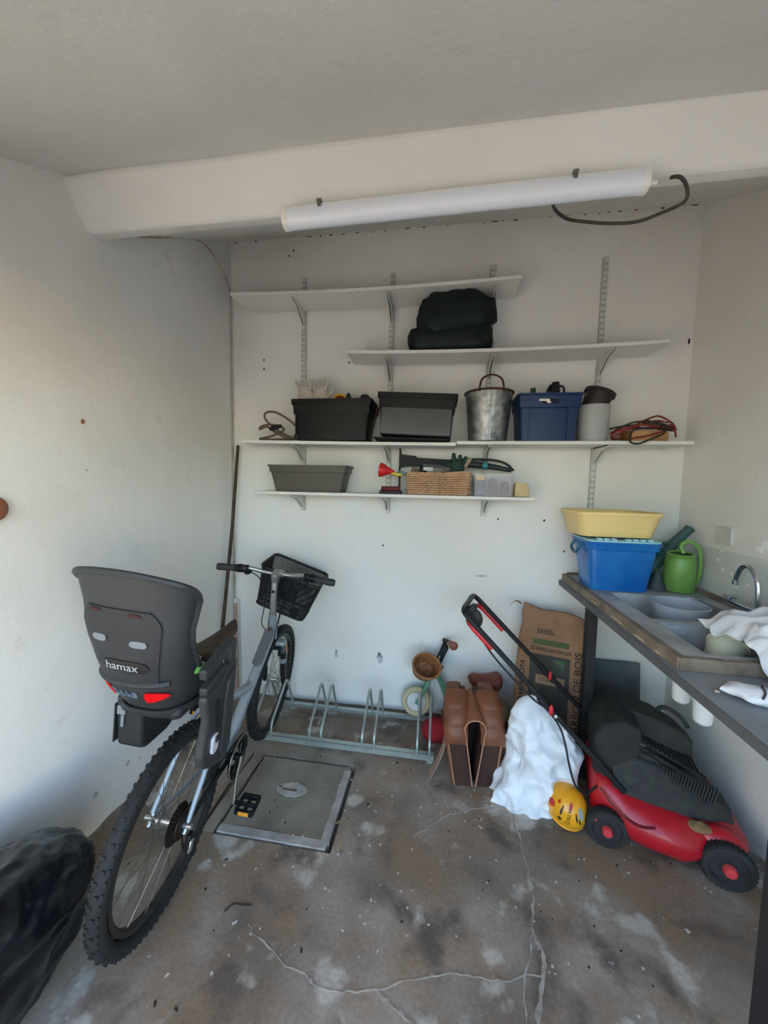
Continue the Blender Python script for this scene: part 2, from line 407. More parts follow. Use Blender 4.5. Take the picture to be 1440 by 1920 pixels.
# ------------------------------------------------------------------ shelving
WHITE_BOARD = mat('white_laminate', (226, 224, 219), .5, var=.08, vscale=3)
STEEL_W = mat('white_steel', (214, 213, 206), .5, metal=.0, var=.12, vscale=8)
SLOT = mat('slot_dark', (140, 138, 132), .8)
UPX = (-.895, -.332, .260, .871)
ups = ['leftmost slotted wall upright of the shelving, near the corner', 'second slotted wall upright from the left corner', 'third slotted wall upright, behind the metal bucket', 'rightmost slotted wall upright, nearest the right wall']
for i, x in enumerate(UPX):
    z0, z1 = (1.316, 2.785) if i < 3 else (1.25, 2.79)
    r = thing('shelf_upright', ups[i], 'upright', loc(x, YB, z0), 'slotted wall uprights of the shelving')
    h = z1 - z0
    g = G(); g.box((0, -.002, h / 2), (.026, .004, h)); g.box((-.0115, -.008, h / 2), (.003, .016, h)); g.box((.0115, -.008, h / 2), (.003, .016, h)); g.box((0, -.0145, h / 2), (.022, .003, h))
    g.build('rail', STEEL_W, r, smooth=False)
    g = G(); z = .03
    while z < h - .02:
        for s in (-.0055, .0055): g.box((s, -.0163, z), (.0045, .0012, .014))
        z += .032
    g.build('slots', SLOT, r, smooth=False, kind='stuff')
def shelf(x0, x1, z, y0, sag, lab, t=.018, dz=0.):
    g = G(); rings = []
    N = 24
    for k in range(N + 1):
        u = k / N; x = x0 + (x1 - x0) * u; zz = z - sag * 4 * u * (1 - u) + dz * u
        rings.append([Vector((x, y0, zz)), Vector((x, YB - .018, zz)), Vector((x, YB - .018, zz + t)), Vector((x, y0, zz + t))])
    g.loft(rings, cap=True)
    return tag(g.build('shelf_board', WHITE_BOARD, smooth=False, bevel=.0015), lab, 'shelf', 'white shelf boards')
shelf(-1.27, .385, 2.592, 2.127, .018, 'topmost white shelf board, empty, under the ceiling light')
shelf(-.56, 1.118, 2.240, 2.135, .016, 'white shelf board carrying the dark green bag')
shelf(-1.205, .073, 1.732, 2.135, .002, 'white shelf board under the two black crates', dz=-.012)
shelf(.078, 1.275, 1.730, 2.150, .0, 'white shelf board under the metal bucket and blue crate', dz=.004)
shelf(-1.140, .505, 1.424, 2.140, .0, 'lowest white shelf board with the wicker basket on it')
def bracket(x, z, ln, lab):
    r = thing('shelf_bracket', lab, 'bracket', loc(x, YB - .016, z), 'white shelf brackets')
    g = G(); poly = [(0, 0), (-ln, 0), (-ln, -.012), (-ln * .55, -.030), (-.02, -.085), (0, -.088)]
    g.prism(poly, .004, Matrix(((0, 0, 1, -.006), (1, 0, 0, 0), (0, 1, 0, 0), (0, 0, 0, 1)))); g.prism(poly, .004, Matrix(((0, 0, 1, .006), (1, 0, 0, 0), (0, 1, 0, 0), (0, 0, 0, 1))))
    g.box((0, -ln / 2, -.002), (.016, ln, .004))
    g.build('arm', STEEL_W, r, smooth=False)
    G().box((0, .002, -.05), (.010, .006, .11)).build('hook_plate', STEEL_W, r, smooth=False)
shn = {0: 'topmost shelf', 1: 'shelf with the green bag', 2: 'shelf of black crates', 3: 'shelf of bucket and blue crate', 4: 'lowest shelf'}
upn = ('leftmost', 'second', 'third', 'rightmost')
for sh, z, which in ((0, 2.588, (0, 1, 2)), (1, 2.236, (1, 2, 3)), (2, 1.730, (0, 1)), (3, 1.730, (2, 3)), (4, 1.424, (0, 1, 2))):
    for i in which:
        zz = z - (.016 if sh < 2 and i in (1, 2) else 0) - (.006 if (sh == 2 and i == 1) else 0)
        bracket(UPX[i], zz, .19, f'white bracket on the {upn[i]} upright holding the {shn[sh]}')

# ------------------------------------------------------------------ tube light and its cable
BEAM_A = radians(-34)
r = thing('tube_light', 'long white fluorescent batten light fixed along the beam', 'light', loc(0.008, 1.308, 2.416) @ Matrix.Rotation(radians(-.85), 4, 'Y') @ Matrix.Diagonal((.965, .82, .74, 1)))
LW = mat('lamp_white', (236, 233, 226), .35, spec=.5)
LD = mat('lamp_diffuser', (232, 236, 244), .3, spec=.6)
def half_ring(w, h, x):
    pts = [(-.030, .036), (-.036, .012), (-.034, -.012), (-.024, -.028), (-.006, -.036), (.014, -.034), (.028, -.022), (.034, .0), (.032, .03)]
    return [Vector((x, y, z)) for y, z in pts]
g = G(); g.loft([half_ring(0, 0, -.585), half_ring(0, 0, .585)], cap=True)
g.build('diffuser', LD, r, ang=60)
g = G(); g.box((0, .0, .038), (1.16, .058, .012)); g.build('housing', LW, r, bevel=.003)
for s in (-1, 1):
    g = G(); a = [(y * 1.06, z * 1.06) for y, z in [(-.030, .040), (-.036, .012), (-.034, -.012), (-.024, -.028), (-.006, -.036), (.014, -.034), (.028, -.022), (.034, .0), (.032, .04)]]
    g.prism(a, .018, Matrix(((0, 0, 1, s * .592), (1, 0, 0, 0), (0, 1, 0, 0), (0, 0, 0, 1)))); g.build('end_cap', LW, r, bevel=.002)
for x in (-.46, .38):
    g = G(); g.box((x, -.036, .036), (.012, .006, .020)); g.box((x, -.03, .05), (.016, .02, .012)); g.build('clip', mat('clip_grey', (120, 118, 112), .5, metal=.5), r, smooth=False)
G().lathe([(.0, .0), (.012, 0), (.010, .03), (0, .03)], 12, M=loc(.600, .004, .004) @ rot(0, pi / 2, 0)).build('cable_gland', LW, r)
g = G(); pts = spline([(.645, 1.292, 2.425), (.675, 1.30, 2.428), (.705, 1.32, 2.412), (.712, 1.34, 2.385), (.66, 1.37, 2.375), (.60, 1.385, 2.365), (.53, 1.40, 2.375), (.45, 1.42, 2.40), (.40, 1.45, 2.435), (.372, 1.50, 2.505), (.370, 1.53, 2.572)], 8)
g.tube(pts, .0052, 8)
tag(g.build('light_cable', mat('cable_dark', (66, 62, 54), .6, var=.4, vscale=90)), 'dark cable looping from the tube light up to the ceiling', 'cable')
# cable clipped on the left wall into the corner
g = G(); pts = spline([(XL + .004, 1.50, 2.553), (XL + .004, 1.66, 2.635), (XL + .004, 1.85, 2.755), (XL + .004, 2.02, 2.845), (XL + .004, 2.12, 2.86), (XL + .004, 2.22, 2.835), (XL + .005, 2.31, 2.77), (XL + .006, 2.345, 2.70), (XL + .008, YB - .008, 2.55), (XL + .010, YB - .007, 2.0), (XL + .008, YB - .008, 1.2), (XL + .012, YB - .007, .62)], 8)
g.tube(pts, .0048, 6); tag(g.build('wall_cable', mat('painted_cable', (205, 198, 186), .6, rgb2=(150, 140, 126), vscale=12)), 'thin whitewashed cable running down the back left corner', 'cable')
# dark iron bar standing in the corner
g = G(); g.tube([(-1.340, 2.325, 1.735), (-1.365, 2.29, 1.2), (-1.386, 2.20, .55), (-1.386, 2.14, .004)], [.010, .011, .012, .012], 8)
r = tag(g.build('iron_bar', mat('dark_iron', (58, 46, 40), .7, metal=.3, rgb2=(86, 66, 54), vscale=20)), 'tall dark iron bar leaning in the back left corner', 'bar')
# pale wooden batten with a white collar next to the bar
g = G(); g.box((-1.352, 2.300, .34), (.030, .02, .676), top=(.55, .8)); b_ = thing('wooden_batten', 'short pale wooden batten with white collar beside the iron bar', 'batten')
g.build('batten', mat('pale_wood', (176, 150, 132), .8, var=.2, vscale=20), b_, bevel=.002); G().box((-1.353, 2.300, .69), (.018, .018, .03)).build('collar', WHITE_BOARD, b_, bevel=.003)
# brown knob on the left wall at the very edge of the picture
r = thing('coat_peg', 'rounded brown wooden coat peg sticking out of the left wall', 'peg', loc(XL, .965, 1.398) @ rot(0, pi / 2, 0))
KN = mat('brown_wood', (150, 92, 66), .5, var=.25, vscale=14)
G().lathe([(0, .0), (.016, 0), (.013, .018), (.012, .02)], 16).build('stem', KN, r)
G().ell((0, 0, .026), (.040, .036, .018), 20, 10).build('head', KN, r)
# socket plate on right wall
r = thing('wall_socket', 'worn square white socket plate on the right wall', 'socket', loc(XR, 1.996, 1.287) @ rot(0, -pi / 2, 0))
SKM = mat('socket_plastic', (205, 203, 196), .6, var=.1)
G().prism(rrect(.085, .10, .012), .014, loc(0, 0, .005)).build('plate', SKM, r, bevel=.002)
g = G(); g.lathe([(.026, .012), (.026, .006), (.0, .006)], 20); g.build('recess', SKM, r)
# ------------------------------------------------------------------ things on the shelves
BLK = mat('black_plastic', (17, 18, 21), .5, var=.25, vscale=10, spec=.35)
def crate(name, lab, M, m_, w0=.42, d0=.19, w1=.455, d1=.20, h=.235, clear_front=None):
    r = thing(name, lab, 'crate', M)
    g = G(); tub(g, w0, d0, w1 - .01, d1, h - .06, r=.012, n=2)
    g.build('body', m_, r, ang=25)
    # stepped collar
    g = G()
    def ring(w, d, z): return [Vector((x, y, z)) for x, y in rrect(w, d, .012, 2)]
    g.loft([ring(w1 - .012, d1, h - .085), ring(w1 + .004, d1 + .012, h - .085), ring(w1 + .012, d1 + .018, h - .03), ring(w1 + .026, d1 + .030, h - .03), ring(w1 + .028, d1 + .032, h), ring(w1 - .01, d1 - .006, h), ring(w1 - .016, d1 - .012, h - .085)], cap=False)
    g.build('rim_collar', m_, r, ang=25)
    return r
ZS = 1.7525
r = crate('storage_crate', 'open black plastic crate filled with odds and ends, beside the coiled brown cable', loc(-.648, 2.236, ZS - .002), BLK)
for s in (-.212, .208): G().box((s, -.103, .09), (.006, .010, .17)).build('corner_rib', BLK, r, smooth=False)
# things poking out of the first crate
GLV = mat('white_cotton', (190, 182, 170), .9, var=.15, vscale=18, bump=.3)
r = thing('work_gloves', 'pair of dusty white work gloves sticking out of the black crate', 'gloves', loc(-.795, 2.20, ZS + .185) @ Matrix.Scale(1.15, 4))
for k, (dx, tilt) in enumerate(((-.03, -.25), (.05, .12))):
    g = G(); g.ell((dx, 0, .06), (.042, .018, .07), 12, 8)
    for q in range(4):
        a = tilt + (q - 1.5) * .16; b0 = V(dx + (q - 1.5) * .018, 0, .10); b1 = b0 + V(sin(a) * .055, .004, cos(a) * .055)
        g.tube([b0, (b0 + b1) / 2 + V(.003, 0, 0), b1], [.0105, .010, .007], 8)
    g.tube([(dx + .035, 0, .06), (dx + .06, 0, .085), (dx + .07, 0, .11)], [.012, .010, .007], 8)
    g.jitter(.004, 30, k + 3).build('glove', GLV, r)
g = G()
for k in range(26):
    a = -.9 + 1.8 * k / 25; g.tube([(-.06 + .004 * k, .02, .02), (-.06 + .004 * k + .05 * sin(a), .02 + .01 * sin(k * 3), .10 + .065 * cos(a))], [.006, .002], 5)
tag(g.build('dust_brush', mat('pale_bristle', (150, 140, 126), .9), M=loc(-.76, 2.285, ZS + .10)), 'pale bristly brush head behind the white gloves in the crate', 'brush')
r = thing('tape_roll', 'yellow roll of tape lying on top of the black crate', 'tape', loc(-.612, 2.20, ZS + .232) @ rot(1.2, .1, 0))
g = G(); g.lathe([(.034, -.012), (.046, -.012), (.046, .012), (.034, .012)], 24, closed=True); g.build('tape', mat('yellow_tape', (212, 166, 40), .45), r)
g = G(); g.lathe([(.030, -.012), (.034, -.012), (.034, .012), (.030, .012)], 24, closed=True); g.build('core', mat('orange_core', (170, 82, 40), .7), r)
g = G(); g.prism([(-.03, 0), (.03, 0), (.006, .058), (-.006, .058)], .02, loc(0, 0, 0) @ rot(pi / 2, 0, 0)); tag(g.build('black_wedge', BLK, bevel=.003, M=loc(-.560, 2.20, ZS + .222)), 'pointed black plastic wedge poking out of the black crate', 'wedge')
g = G(); g.lathe([(0, .062), (.014, .060), (.028, .05), (.034, .03), (.034, -.05), (0, -.05)], 18, M=rot(.2, .3, 0)); tag(g.build('black_canister', BLK, M=loc(-.472, 2.22, ZS + .215)), 'rounded black canister top at the right of the black crate', 'canister')
g = G(); g.ell((0, 0, 0), (.030, .022, .04), 12, 8).jitter(.006, 40); tag(g.build('cotton_rag', GLV, M=loc(-.525, 2.25, ZS + .240)), 'small whitish rag tucked in the black crate beside the canister', 'rag')
r = thing('screwdriver', 'screwdriver with a dark red handle end between the two black crates', 'screwdriver', loc(-.405, 2.30, ZS + .19) @ rot(.3, .25, 0))
G().lathe([(0, .03), (.009, .028), (.012, .02), (.010, 0), (.012, -.02), (.008, -.03), (0, -.03)], 12).build('handle', mat('dark_red_plastic', (90, 40, 26), .5), r); G().tube([(0, 0, -.03), (0, 0, -.10)], .003, 6).build('blade', mat('tool_steel', (140, 140, 140), .3, metal=1), r)
# brown cable coil
BRC = mat('brown_cable', (104, 86, 72), .55, var=.15)
r = thing('extension_cable', 'coiled brown cable with a black plug beside the left black crate', 'cable', loc(-1.0, 2.22, 1.752))
g = G(); pts = spline([(-.115, -.04, .008), (-.03, -.03, .03), (.05, -.05, .065), (-.03, -.035, .095), (-.095, -.045, .085), (-.105, -.05, .065), (-.06, -.05, .08), (0, -.05, .045), (.07, -.04, .012), (.11, -.03, .03), (.12, -.02, .075), (.08, -.04, .12), (0, -.05, .165), (-.06, -.055, .165), (-.072, -.05, .13), (-.02, -.04, .075), (.06, -.03, .03), (.12, -.02, .008)], 7)
g.tube(pts, .0068, 8); g.build('flex', BRC, r)
g = G(); g.tube(spline([(-.115, -.04, .008), (-.06, -.02, .007), (.02, -.02, .007), (.10, -.03, .007)], 6), .0068, 8); g.build('flex_end', BRC, r)
g = G(); g.tube([(-.030, -.075, .062), (-.01, -.075, .068), (.02, -.07, .078), (.042, -.068, .084)], [.010, .016, .014, .009], 8, flat=.8); g.build('plug', BLK, r)
# second crate (smoky) tipped on a black tray
r = thing('black_tray', 'flat black tray lying under the tipped smoky crate', 'tray', loc(-.178, 2.235, 1.741) @ rot(0, radians(1.6), 0))
tub(G(), .40, .17, .43, .19, .022, r=.015, lip=.004, lip_h=.005).build('tray_body', BLK, r, ang=25)
r = crate('smoky_crate', 'smoky black plastic crate tilted on a tray, next to the metal bucket', loc(-.158, 2.236, 1.778) @ rot(0, radians(2.6), 0), BLK, w0=.405, d0=.17, w1=.425, d1=.18, h=.235)
g = G(); g.prism(rrect(.395, .155, .008, 2), .006, loc(0, -.094, .082) @ rot(pi / 2 - .02, 0, 0)); g.build('front_panel', mat('smoky_plastic', (74, 74, 76), .28, var=.35, vscale=7, spec=.7), r)
# galvanised bucket with rusty rim and handle
GALV = mat('galvanised', (168, 172, 172), .38, metal=.85, rgb2=(110, 114, 116), vscale=26, bump=.12, bscale=24)
RUST = mat('rusty_iron', (84, 58, 42), .75, metal=.4, rgb2=(60, 46, 38), vscale=30)
r = thing('metal_bucket', 'galvanised metal bucket with rusty rim and arched handle', 'bucket', loc(.252, 2.235, 1.7505))
g = G(); g.lathe([(0, .004), (.100, .004), (.104, 0), (.106, .004), (.130, .27), (.126, .27), (.102, .008), (0, .008)], 40); g.build('body', GALV, r, ang=50)
g = G(); g.box((0, -.119, .135), (.010, .004, .262), R=rot(.09, 0, 0)); g.build('seam', GALV, r, bevel=.0015)
g = G(); pts = [(.133 * cos(2 * pi * k / 40), .133 * sin(2 * pi * k / 40), .272) for k in range(40)]; g.tube(pts, .006, 8, closed=True); g.build('rim', RUST, r)
g = G(); g.tube(spline([(-.062, -.116, .262), (-.062, -.116, .29), (-.048, -.112, .33), (0, -.108, .35), (.048, -.112, .33), (.062, -.116, .29), (.062, -.116, .262)], 6), .0055, 8); g.build('handle', RUST, r)
# blue crate and its contents
BLU = mat('navy_plastic', (20, 50, 92), .45, var=.2, vscale=6)
r = thing('blue_crate', 'dark blue open plastic crate with hand slot between bucket and grey pot', 'crate', loc(.558, 2.24, 1.7505))
g = G(); tub(g, .275, .20, .30, .215, .205, r=.014, n=3); g.build('body', BLU, r, ang=25)
g = G()
def ring(w, d, z): return [Vector((x, y, z)) for x, y in rrect(w, d, .012, 2)]
g.loft([ring(.296, .215, .17), ring(.31, .228, .175), ring(.318, .236, .235), ring(.332, .246, .238), ring(.332, .246, .248), ring(.30, .222, .248), ring(.292, .208, .17)]); g.build('collar', BLU, r, ang=25)
for s in (-.10, .095): G().box((s, -.106, .09), (.006, .012, .18), R=rot(.05, 0, 0)).build('rib', BLU, r, smooth=False)
g = G(); g.prism(rrect(.085, .026, .012), .004, loc(.0, -.1165, .205) @ rot(pi / 2 + .07, 0, 0)); g.build('hand_slot', mat('slot_shadow', (10, 22, 44), .7), r)
r = thing('paper_slip', 'white slip of paper showing at the hand slot of the blue crate', 'paper', loc(.530, 2.118, 1.955))
g = G(); g.prism([(-.03, .012), (.02, .012), (.03, -.010), (.012, -.012), (.004, .0), (-.03, .0)], .003, rot(pi / 2, 0, 0)); g.build('slip', mat('paper_white', (220, 216, 205), .8), r)
r = thing('green_bottle', 'small clear bottle with green cap in the blue crate', 'bottle', loc(.492, 2.24, 1.775))
g = G(); g.lathe([(0, 0), (.026, 0), (.028, .01), (.028, .20), (.014, .235), (.012, .25), (0, .25)], 18); g.build('glass', mat('bottle_green', (150, 178, 160), .2, alpha=.75), r)
G().lathe([(0, .278), (.014, .276), (.015, .25), (0, .25)], 16).build('cap', mat('green_cap', (22, 70, 52), .4), r)
r = thing('black_jug', 'small black canister with looped handle standing in the blue crate', 'canister', loc(.598, 2.21, 1.96))
g = G(); tub(g, .05, .05, .056, .05, .10, r=.012, z0=-.10); g.box((0, 0, .045), (.056, .046, .095), top=(.8, .8)); g.build('body', BLK, r, bevel=.004)
G().lathe([(0, .115), (.020, .114), (.021, .09), (0, .09)], 14, M=loc(.004, 0, 0)).build('cap', BLK, r)
G().tube(spline([(.02, 0, .095), (.045, 0, .088), (.05, 0, .05), (.03, 0, .02)], 5), .006, 8).build('handle', BLK, r)
G().tube(spline([(-.02, 0, .10), (-.035, 0, .07), (-.036, 0, .03), (-.02, 0, .0)], 5), .006, 8).build('grip', BLK, r)
g = G(); g.ell((0, 0, 0), (.018, .02, .035), 10, 8).jitter(.006, 40, 2); tag(g.build('paper_ball', mat('paper_white', (220, 216, 205), .8), M=loc(.698, 2.19, 1.985)), 'crumpled white paper between blue crate and grey pot', 'paper')
# grey pot with a dark pot tipped in it
r = tag(G().lathe([(0, .004), (.066, .004), (.070, 0), (.072, .004), (.086, .195), (.082, .195), (.068, .01), (0, .01)], 36).build('grey_pot', mat('grey_plastic', (166, 168, 168), .45, var=.06), M=loc(.812, 2.235, 1.7515)), 'tall light grey plant pot with a dark pot tipped inside', 'pot')
r = thing('dark_pot', 'dark brown plastic pot tipped into the light grey pot', 'pot', loc(.822, 2.225, 1.975) @ rot(0, radians(20), 0))
DKP = mat('dark_brown_plastic', (44, 36, 36), .5, var=.2)
r = r
g = G(); g.lathe([(0, .09), (.055, .09), (.057, .085), (.072, -.05), (.069, -.05), (.052, .083), (0, .083)], 28); g.build('body', DKP, r, ang=40, M=rot(0, pi, 0))
G().lathe([(.072, -.052), (.080, -.052), (.080, -.034), (.071, -.036)], 28, closed=True).build('rim', DKP, r, M=rot(0, pi, 0))
# cardboard box and red-black cable on it
r = thing('cardboard_box', 'small brown cardboard box under the red jump cable', 'box', loc(1.075, 2.24, 1.7515) @ rot(0, 0, radians(4)))
CB = mat('cardboard', (172, 128, 82), .85, var=.12, vscale=20)
G().box((0, 0, .0285), (.185, .12, .057)).build('carton', CB, r, bevel=.002)
G().box((0, 0, .0585), (.187, .060, .003)).build('flap', CB, r); G().box((-.046, -.0605, .028), (.094, .002, .054)).build('side_flap', mat('cardboard_light', (184, 142, 94), .85), r)
r = thing('jump_cable', 'tangled red and black cable lying over the cardboard box', 'cable', loc(1.075, 2.24, 1.752))
RC = mat('red_cable', (128, 40, 34), .5, var=.2); KC = mat('black_cable', (40, 34, 32), .5)
g = G()
g.tube(spline([(-.17, -.02, .02), (-.13, -.06, .05), (-.06, -.05, .09), (.02, -.04, .13), (.07, -.02, .135), (.12, -.03, .10), (.125, -.06, .06), (.10, -.07, .085), (.04, -.06, .075), (-.04, -.07, .085), (-.12, -.05, .07), (-.165, -.02, .04), (-.14, .02, .02), (-.11, -.04, .03), (-.155, -.05, .012)], 8), .0048, 7)
g.tube(spline([(-.17, .0, .05), (-.10, -.05, .075), (0, -.03, .072), (.09, -.05, .068), (.115, -.07, .05), (.122, -.068, .02)], 7), .0048, 7)
g.tube(spline([(-.16, -.04, .055), (-.09, -.06, .065), (-.02, -.05, .095), (.05, -.03, .112), (.10, -.04, .10)], 7), .0045, 7)
g.tube(spline([(-.10, -.085, .012), (-.04, -.088, .022), (.02, -.085, .038), (.055, -.08, .052)], 7), .0045, 7)
g.build('red_lead', RC, r)
g = G()
g.tube(spline([(-.17, .01, .075), (-.11, -.03, .085), (-.04, -.05, .088), (.03, -.05, .078), (.058, -.085, .055), (.045, -.10, .035), (-.02, -.108, .004), (-.075, -.112, -.018), (-.112, -.108, -.006), (-.108, -.10, .03), (-.08, -.08, .06), (0, -.06, .07)], 8), .0048, 7)
g.tube(spline([(-.16, -.03, .06), (-.08, -.05, .10), (.02, -.05, .105), (.08, -.06, .085)], 7), .0045, 7)
g.build('black_lead', KC, r)
g = G(); g.box((.02, -.05, .088), (.10, .03, .026), R=rot(.1, .35, .1)); g.box((.085, -.055, .072), (.075, .028, .024), R=rot(0, .2, .2)); g.build('clamps', mat('clamp_brown', (58, 36, 34), .5), r, bevel=.005)
# grey planter trough
r = thing('planter_trough', 'long grey-brown plastic planter trough at the left of the lowest shelf', 'planter', loc(-.80, 2.235, 1.4435))
PG = mat('taupe_plastic', (84, 80, 73), .5, var=.06)
g = G(); tub(g, .42, .125, .485, .16, .16, r=.02, lip=.010, lip_h=.012); g.build('trough', PG, r, ang=30)
g = G(); rr_ = lambda w, d, z: [Vector((x, y, z)) for x, y in rrect(w, d, .02, 3)]
g.loft([rr_(.468, .150, .115), rr_(.484, .166, .118), rr_(.490, .170, .150)]); g.build('band', PG, r, ang=30)
# red funnel horn with coloured tail
r = thing('toy_horn', 'red plastic horn with a striped yellow and blue tail', 'horn', loc(-.335, 2.19, 1.580) @ rot(0, radians(98), 0))
g = G(); g.lathe([(.040, -.028), (.043, -.026), (.038, -.004), (.022, .022), (.012, .05), (.008, .06), (.004, .06), (.018, .022), (.034, -.004), (.038, -.024)], 24, closed=True); g.build('bell', mat('red_plastic', (205, 34, 30), .35), r)
g = G(); g.tube([(.004, 0, .03), (.012, 0, .075), (.010, 0, .11)], [.010, .010, .008], 10); g.build('yellow_tail', mat('yellow_plastic', (212, 180, 50), .4), r)
g = G(); g.tube([(-.006, -.004, .08), (-.002, -.004, .12), (0, -.002, .155)], [.008, .009, .008], 10); g.build('blue_tail', mat('teal_plastic', (86, 120, 120), .4), r)
# small red tail lamp
r = thing('tail_lamp', 'small dark red tail lamp lying on the lowest shelf', 'lamp', loc(-.292, 2.175, 1.4435))
g = G(); g.box((0, 0, .010), (.135, .05, .020), top=(.93, .8)); g.build('base', mat('lamp_black', (38, 26, 26), .4), r, bevel=.004)
g = G(); g.box((0, -.002, .032), (.115, .04, .024), top=(.94, .75)); g.build('lens', mat('lamp_red', (120, 26, 24), .2, rgb2=(70, 16, 16), vscale=40), r, bevel=.005)
g = G()
for k in range(3): g.box((-.036 + .036 * k, -.020, .034), (.004, .006, .022))
g.build('lens_ribs', mat('lamp_black', (38, 26, 26), .4), r, kind='stuff')
# wicker basket
WK = mat('wicker', (196, 156, 122), .7, rgb2=(178, 138, 104), vscale=14)
r = thing('wicker_basket', 'low rectangular wicker basket full of garden tools', 'basket', loc(-.018, 2.225, 1.4435))
def wick(u, z):  # perimeter point
    w = .335 + .02 * z / .11; d = .15 + .015 * z / .11
    poly = rrect(w, d, .02, 3); P = [Vector((x, y, z)) for x, y in poly]; n = len(P)
    L_ = [(P[(i + 1) % n] - P[i]).length for i in range(n)]; T = sum(L_); s_ = (u % 1) * T
    for i in range(n):
        if s_ <= L_[i] + 1e-9: return P[i].lerp(P[(i + 1) % n], s_ / L_[i])
        s_ -= L_[i]
    return P[0]
NS = 56
g = G()
for row in range(9):
    z = .008 + row * .0125; pts = []
    for k in range(NS * 2):
        p = wick(k / (NS * 2), z); c_ = Vector((p.x, p.y, 0)).normalized()
        off = .0055 * (1 if (k + row * 2) % 4 in (0, 1) else -1)
        pts.append(p + c_ * off * (1 if k % 2 == 0 else .7))
    g.tube(pts, .0058, 6, closed=True)
g.build('weave', WK, r, kind='stuff')
g = G()
for k in range(NS // 2):
    p = wick(k / (NS / 2), .0); q = wick(k / (NS / 2), .118); g.tube([p, q], .003, 5)
g.build('stakes', WK, r, kind='stuff')
g = G()
for j in range(2):
    pts = []
    for k in range(60):
        p = wick(k / 60, .120); a = k * 1.1 + j * pi; n_ = Vector((p.x, p.y, 0)).normalized(); pts.append(p + n_ * .005 * cos(a) + Vector((0, 0, .005 * sin(a))))
    g.tube(pts, .005, 6, closed=True)
g.build('braided_rim', WK, r)
G().box((0, 0, .004), (.32, .14, .006)).build('bottom', WK, r)
g = G(); g.tube(spline([(.045, -.082, .112), (.05, -.086, .125), (.09, -.088, .128), (.15, -.086, .132), (.165, -.08, .122)], 6), .005, 8); g.build('handle', WK, r)
# tools in the wicker basket
GG = mat('green_glove', (36, 62, 52), .85, var=.3, vscale=16)
r = thing('garden_glove', 'dark green garden glove standing up in the wicker basket', 'glove', loc(.085, 2.195, 1.562))
g = G(); g.ell((0, 0, .035), (.045, .02, .05), 14, 8)
for bx, a, ln in ((-.016, -.08, .062), (.012, .12, .052), (.034, .42, .046)):
    g.tube([(bx, 0, .06), (bx + sin(a) * ln * .6, -.004, .06 + cos(a) * ln * .7), (bx + sin(a) * ln, -.002, .06 + cos(a) * ln)], [.013, .012, .009], 10)
g.tube([(-.035, 0, .05), (-.07, -.006, .072), (-.085, -.006, .080)], [.014, .012, .009], 10); g.build('glove_body', GG, r)
g = G(); g.tube([(.035, .008, .045), (.055, .004, .085), (.075, .0, .075)], [.02, .024, .020], 10, flat=.5).jitter(.006, 30); g.build('cuff', mat('tan_leather', (150, 134, 112), .85), r)
r = thing('garden_trowel', 'grey metal trowel blade lying on the wicker basket', 'trowel', loc(-.045, 2.185, 1.585) @ rot(0, .05, .1))
g = G(); g.grid(lambda u, v: ((u - .5) * .13, (v - .5) * .05 * (1 - .5 * max(0, u - .5)), .018 + .014 * (1 - (2 * v - 1) ** 2)), 12, 8, .002); g.build('blade', mat('tool_steel_dull', (150, 152, 150), .35, metal=.8), r)
G().tube([(.06, 0, .012), (.10, -.004, .008)], .007, 8).build('neck', mat('tool_steel_dull', (150, 152, 150), .35), r)
G().box((-.035, -.03, .004), (.055, .01, .022)).build('tag_plate', mat('pale_grey_plastic', (186, 188, 184), .5), r, bevel=.003)
g = G(); g.lathe([(0, .05), (.016, .046), (.022, .03), (.020, 0), (.018, -.02), (0, -.02)], 14, M=rot(.1, .15, 0)); tag(g.build('tool_grip', BLK, M=loc(-.11, 2.195, 1.568)), 'black rounded tool grip at the left end of the wicker basket', 'tool')
g = G(); g.box((0, 0, 0), (.05, .02, .05), R=rot(0, .3, .2)); tag(g.build('seed_packet', mat('packet_tan', (128, 110, 96), .8, var=.3, vscale=30), bevel=.003, M=loc(-.155, 2.23, 1.575)), 'small brownish packet in the wicker basket behind the grip', 'packet')
g = G(); g.tube([(-.01, 0, 0), (.04, 0, .004), (.085, 0, .0)], [.011, .013, .010], 10); tag(g.build('wooden_tool_handle', mat('dark_wood', (62, 44, 34), .6), M=loc(.015, 2.16, 1.564)), 'dark wooden tool handle resting on the wicker rim', 'tool')
# black mudguard and pump lying behind the basket
r = thing('black_mudguard', 'long black plastic mudguard leaning behind the wicker basket', 'mudguard', loc(0, 2.315, 0))
g = G(); g.prism([(-.262, 1.722), (-.253, 1.722), (-.248, 1.685), (-.16, 1.675), (-.15, 1.665), (.12, 1.650), (.12, 1.610), (-.20, 1.612), (-.262, 1.60)], .012, rot(pi / 2, 0, 0)); g.build('guard_plate', BLK, r, bevel=.002)
g = G(); g.tube(spline([(.05, 0, 1.652), (.18, -.01, 1.657), (.30, -.02, 1.653), (.37, -.03, 1.632), (.415, -.035, 1.592)], 7), .007, 8, flat=.6); g.build('guard_strip', BLK, r)
g = G(); g.box((-.257, -.004, 1.53), (.012, .012, .165)); g.build('guard_foot', BLK, r, bevel=.002)
r = thing('bicycle_pump', 'dark hand pump with a turquoise ring above the clear box', 'pump', loc(.0, 2.27, 0))
g = G(); g.tube([(.135, 0, 1.628), (.24, 0, 1.620), (.31, -.004, 1.610), (.40, -.01, 1.592)], [.020, .019, .016, .012], 12); g.build('barrel', mat('pump_dark', (34, 44, 46), .5), r)
G().tube([(.236, 0, 1.6203), (.262, 0, 1.6175)], .0205, 14).build('ring', mat('turquoise', (40, 140, 150), .4), r)
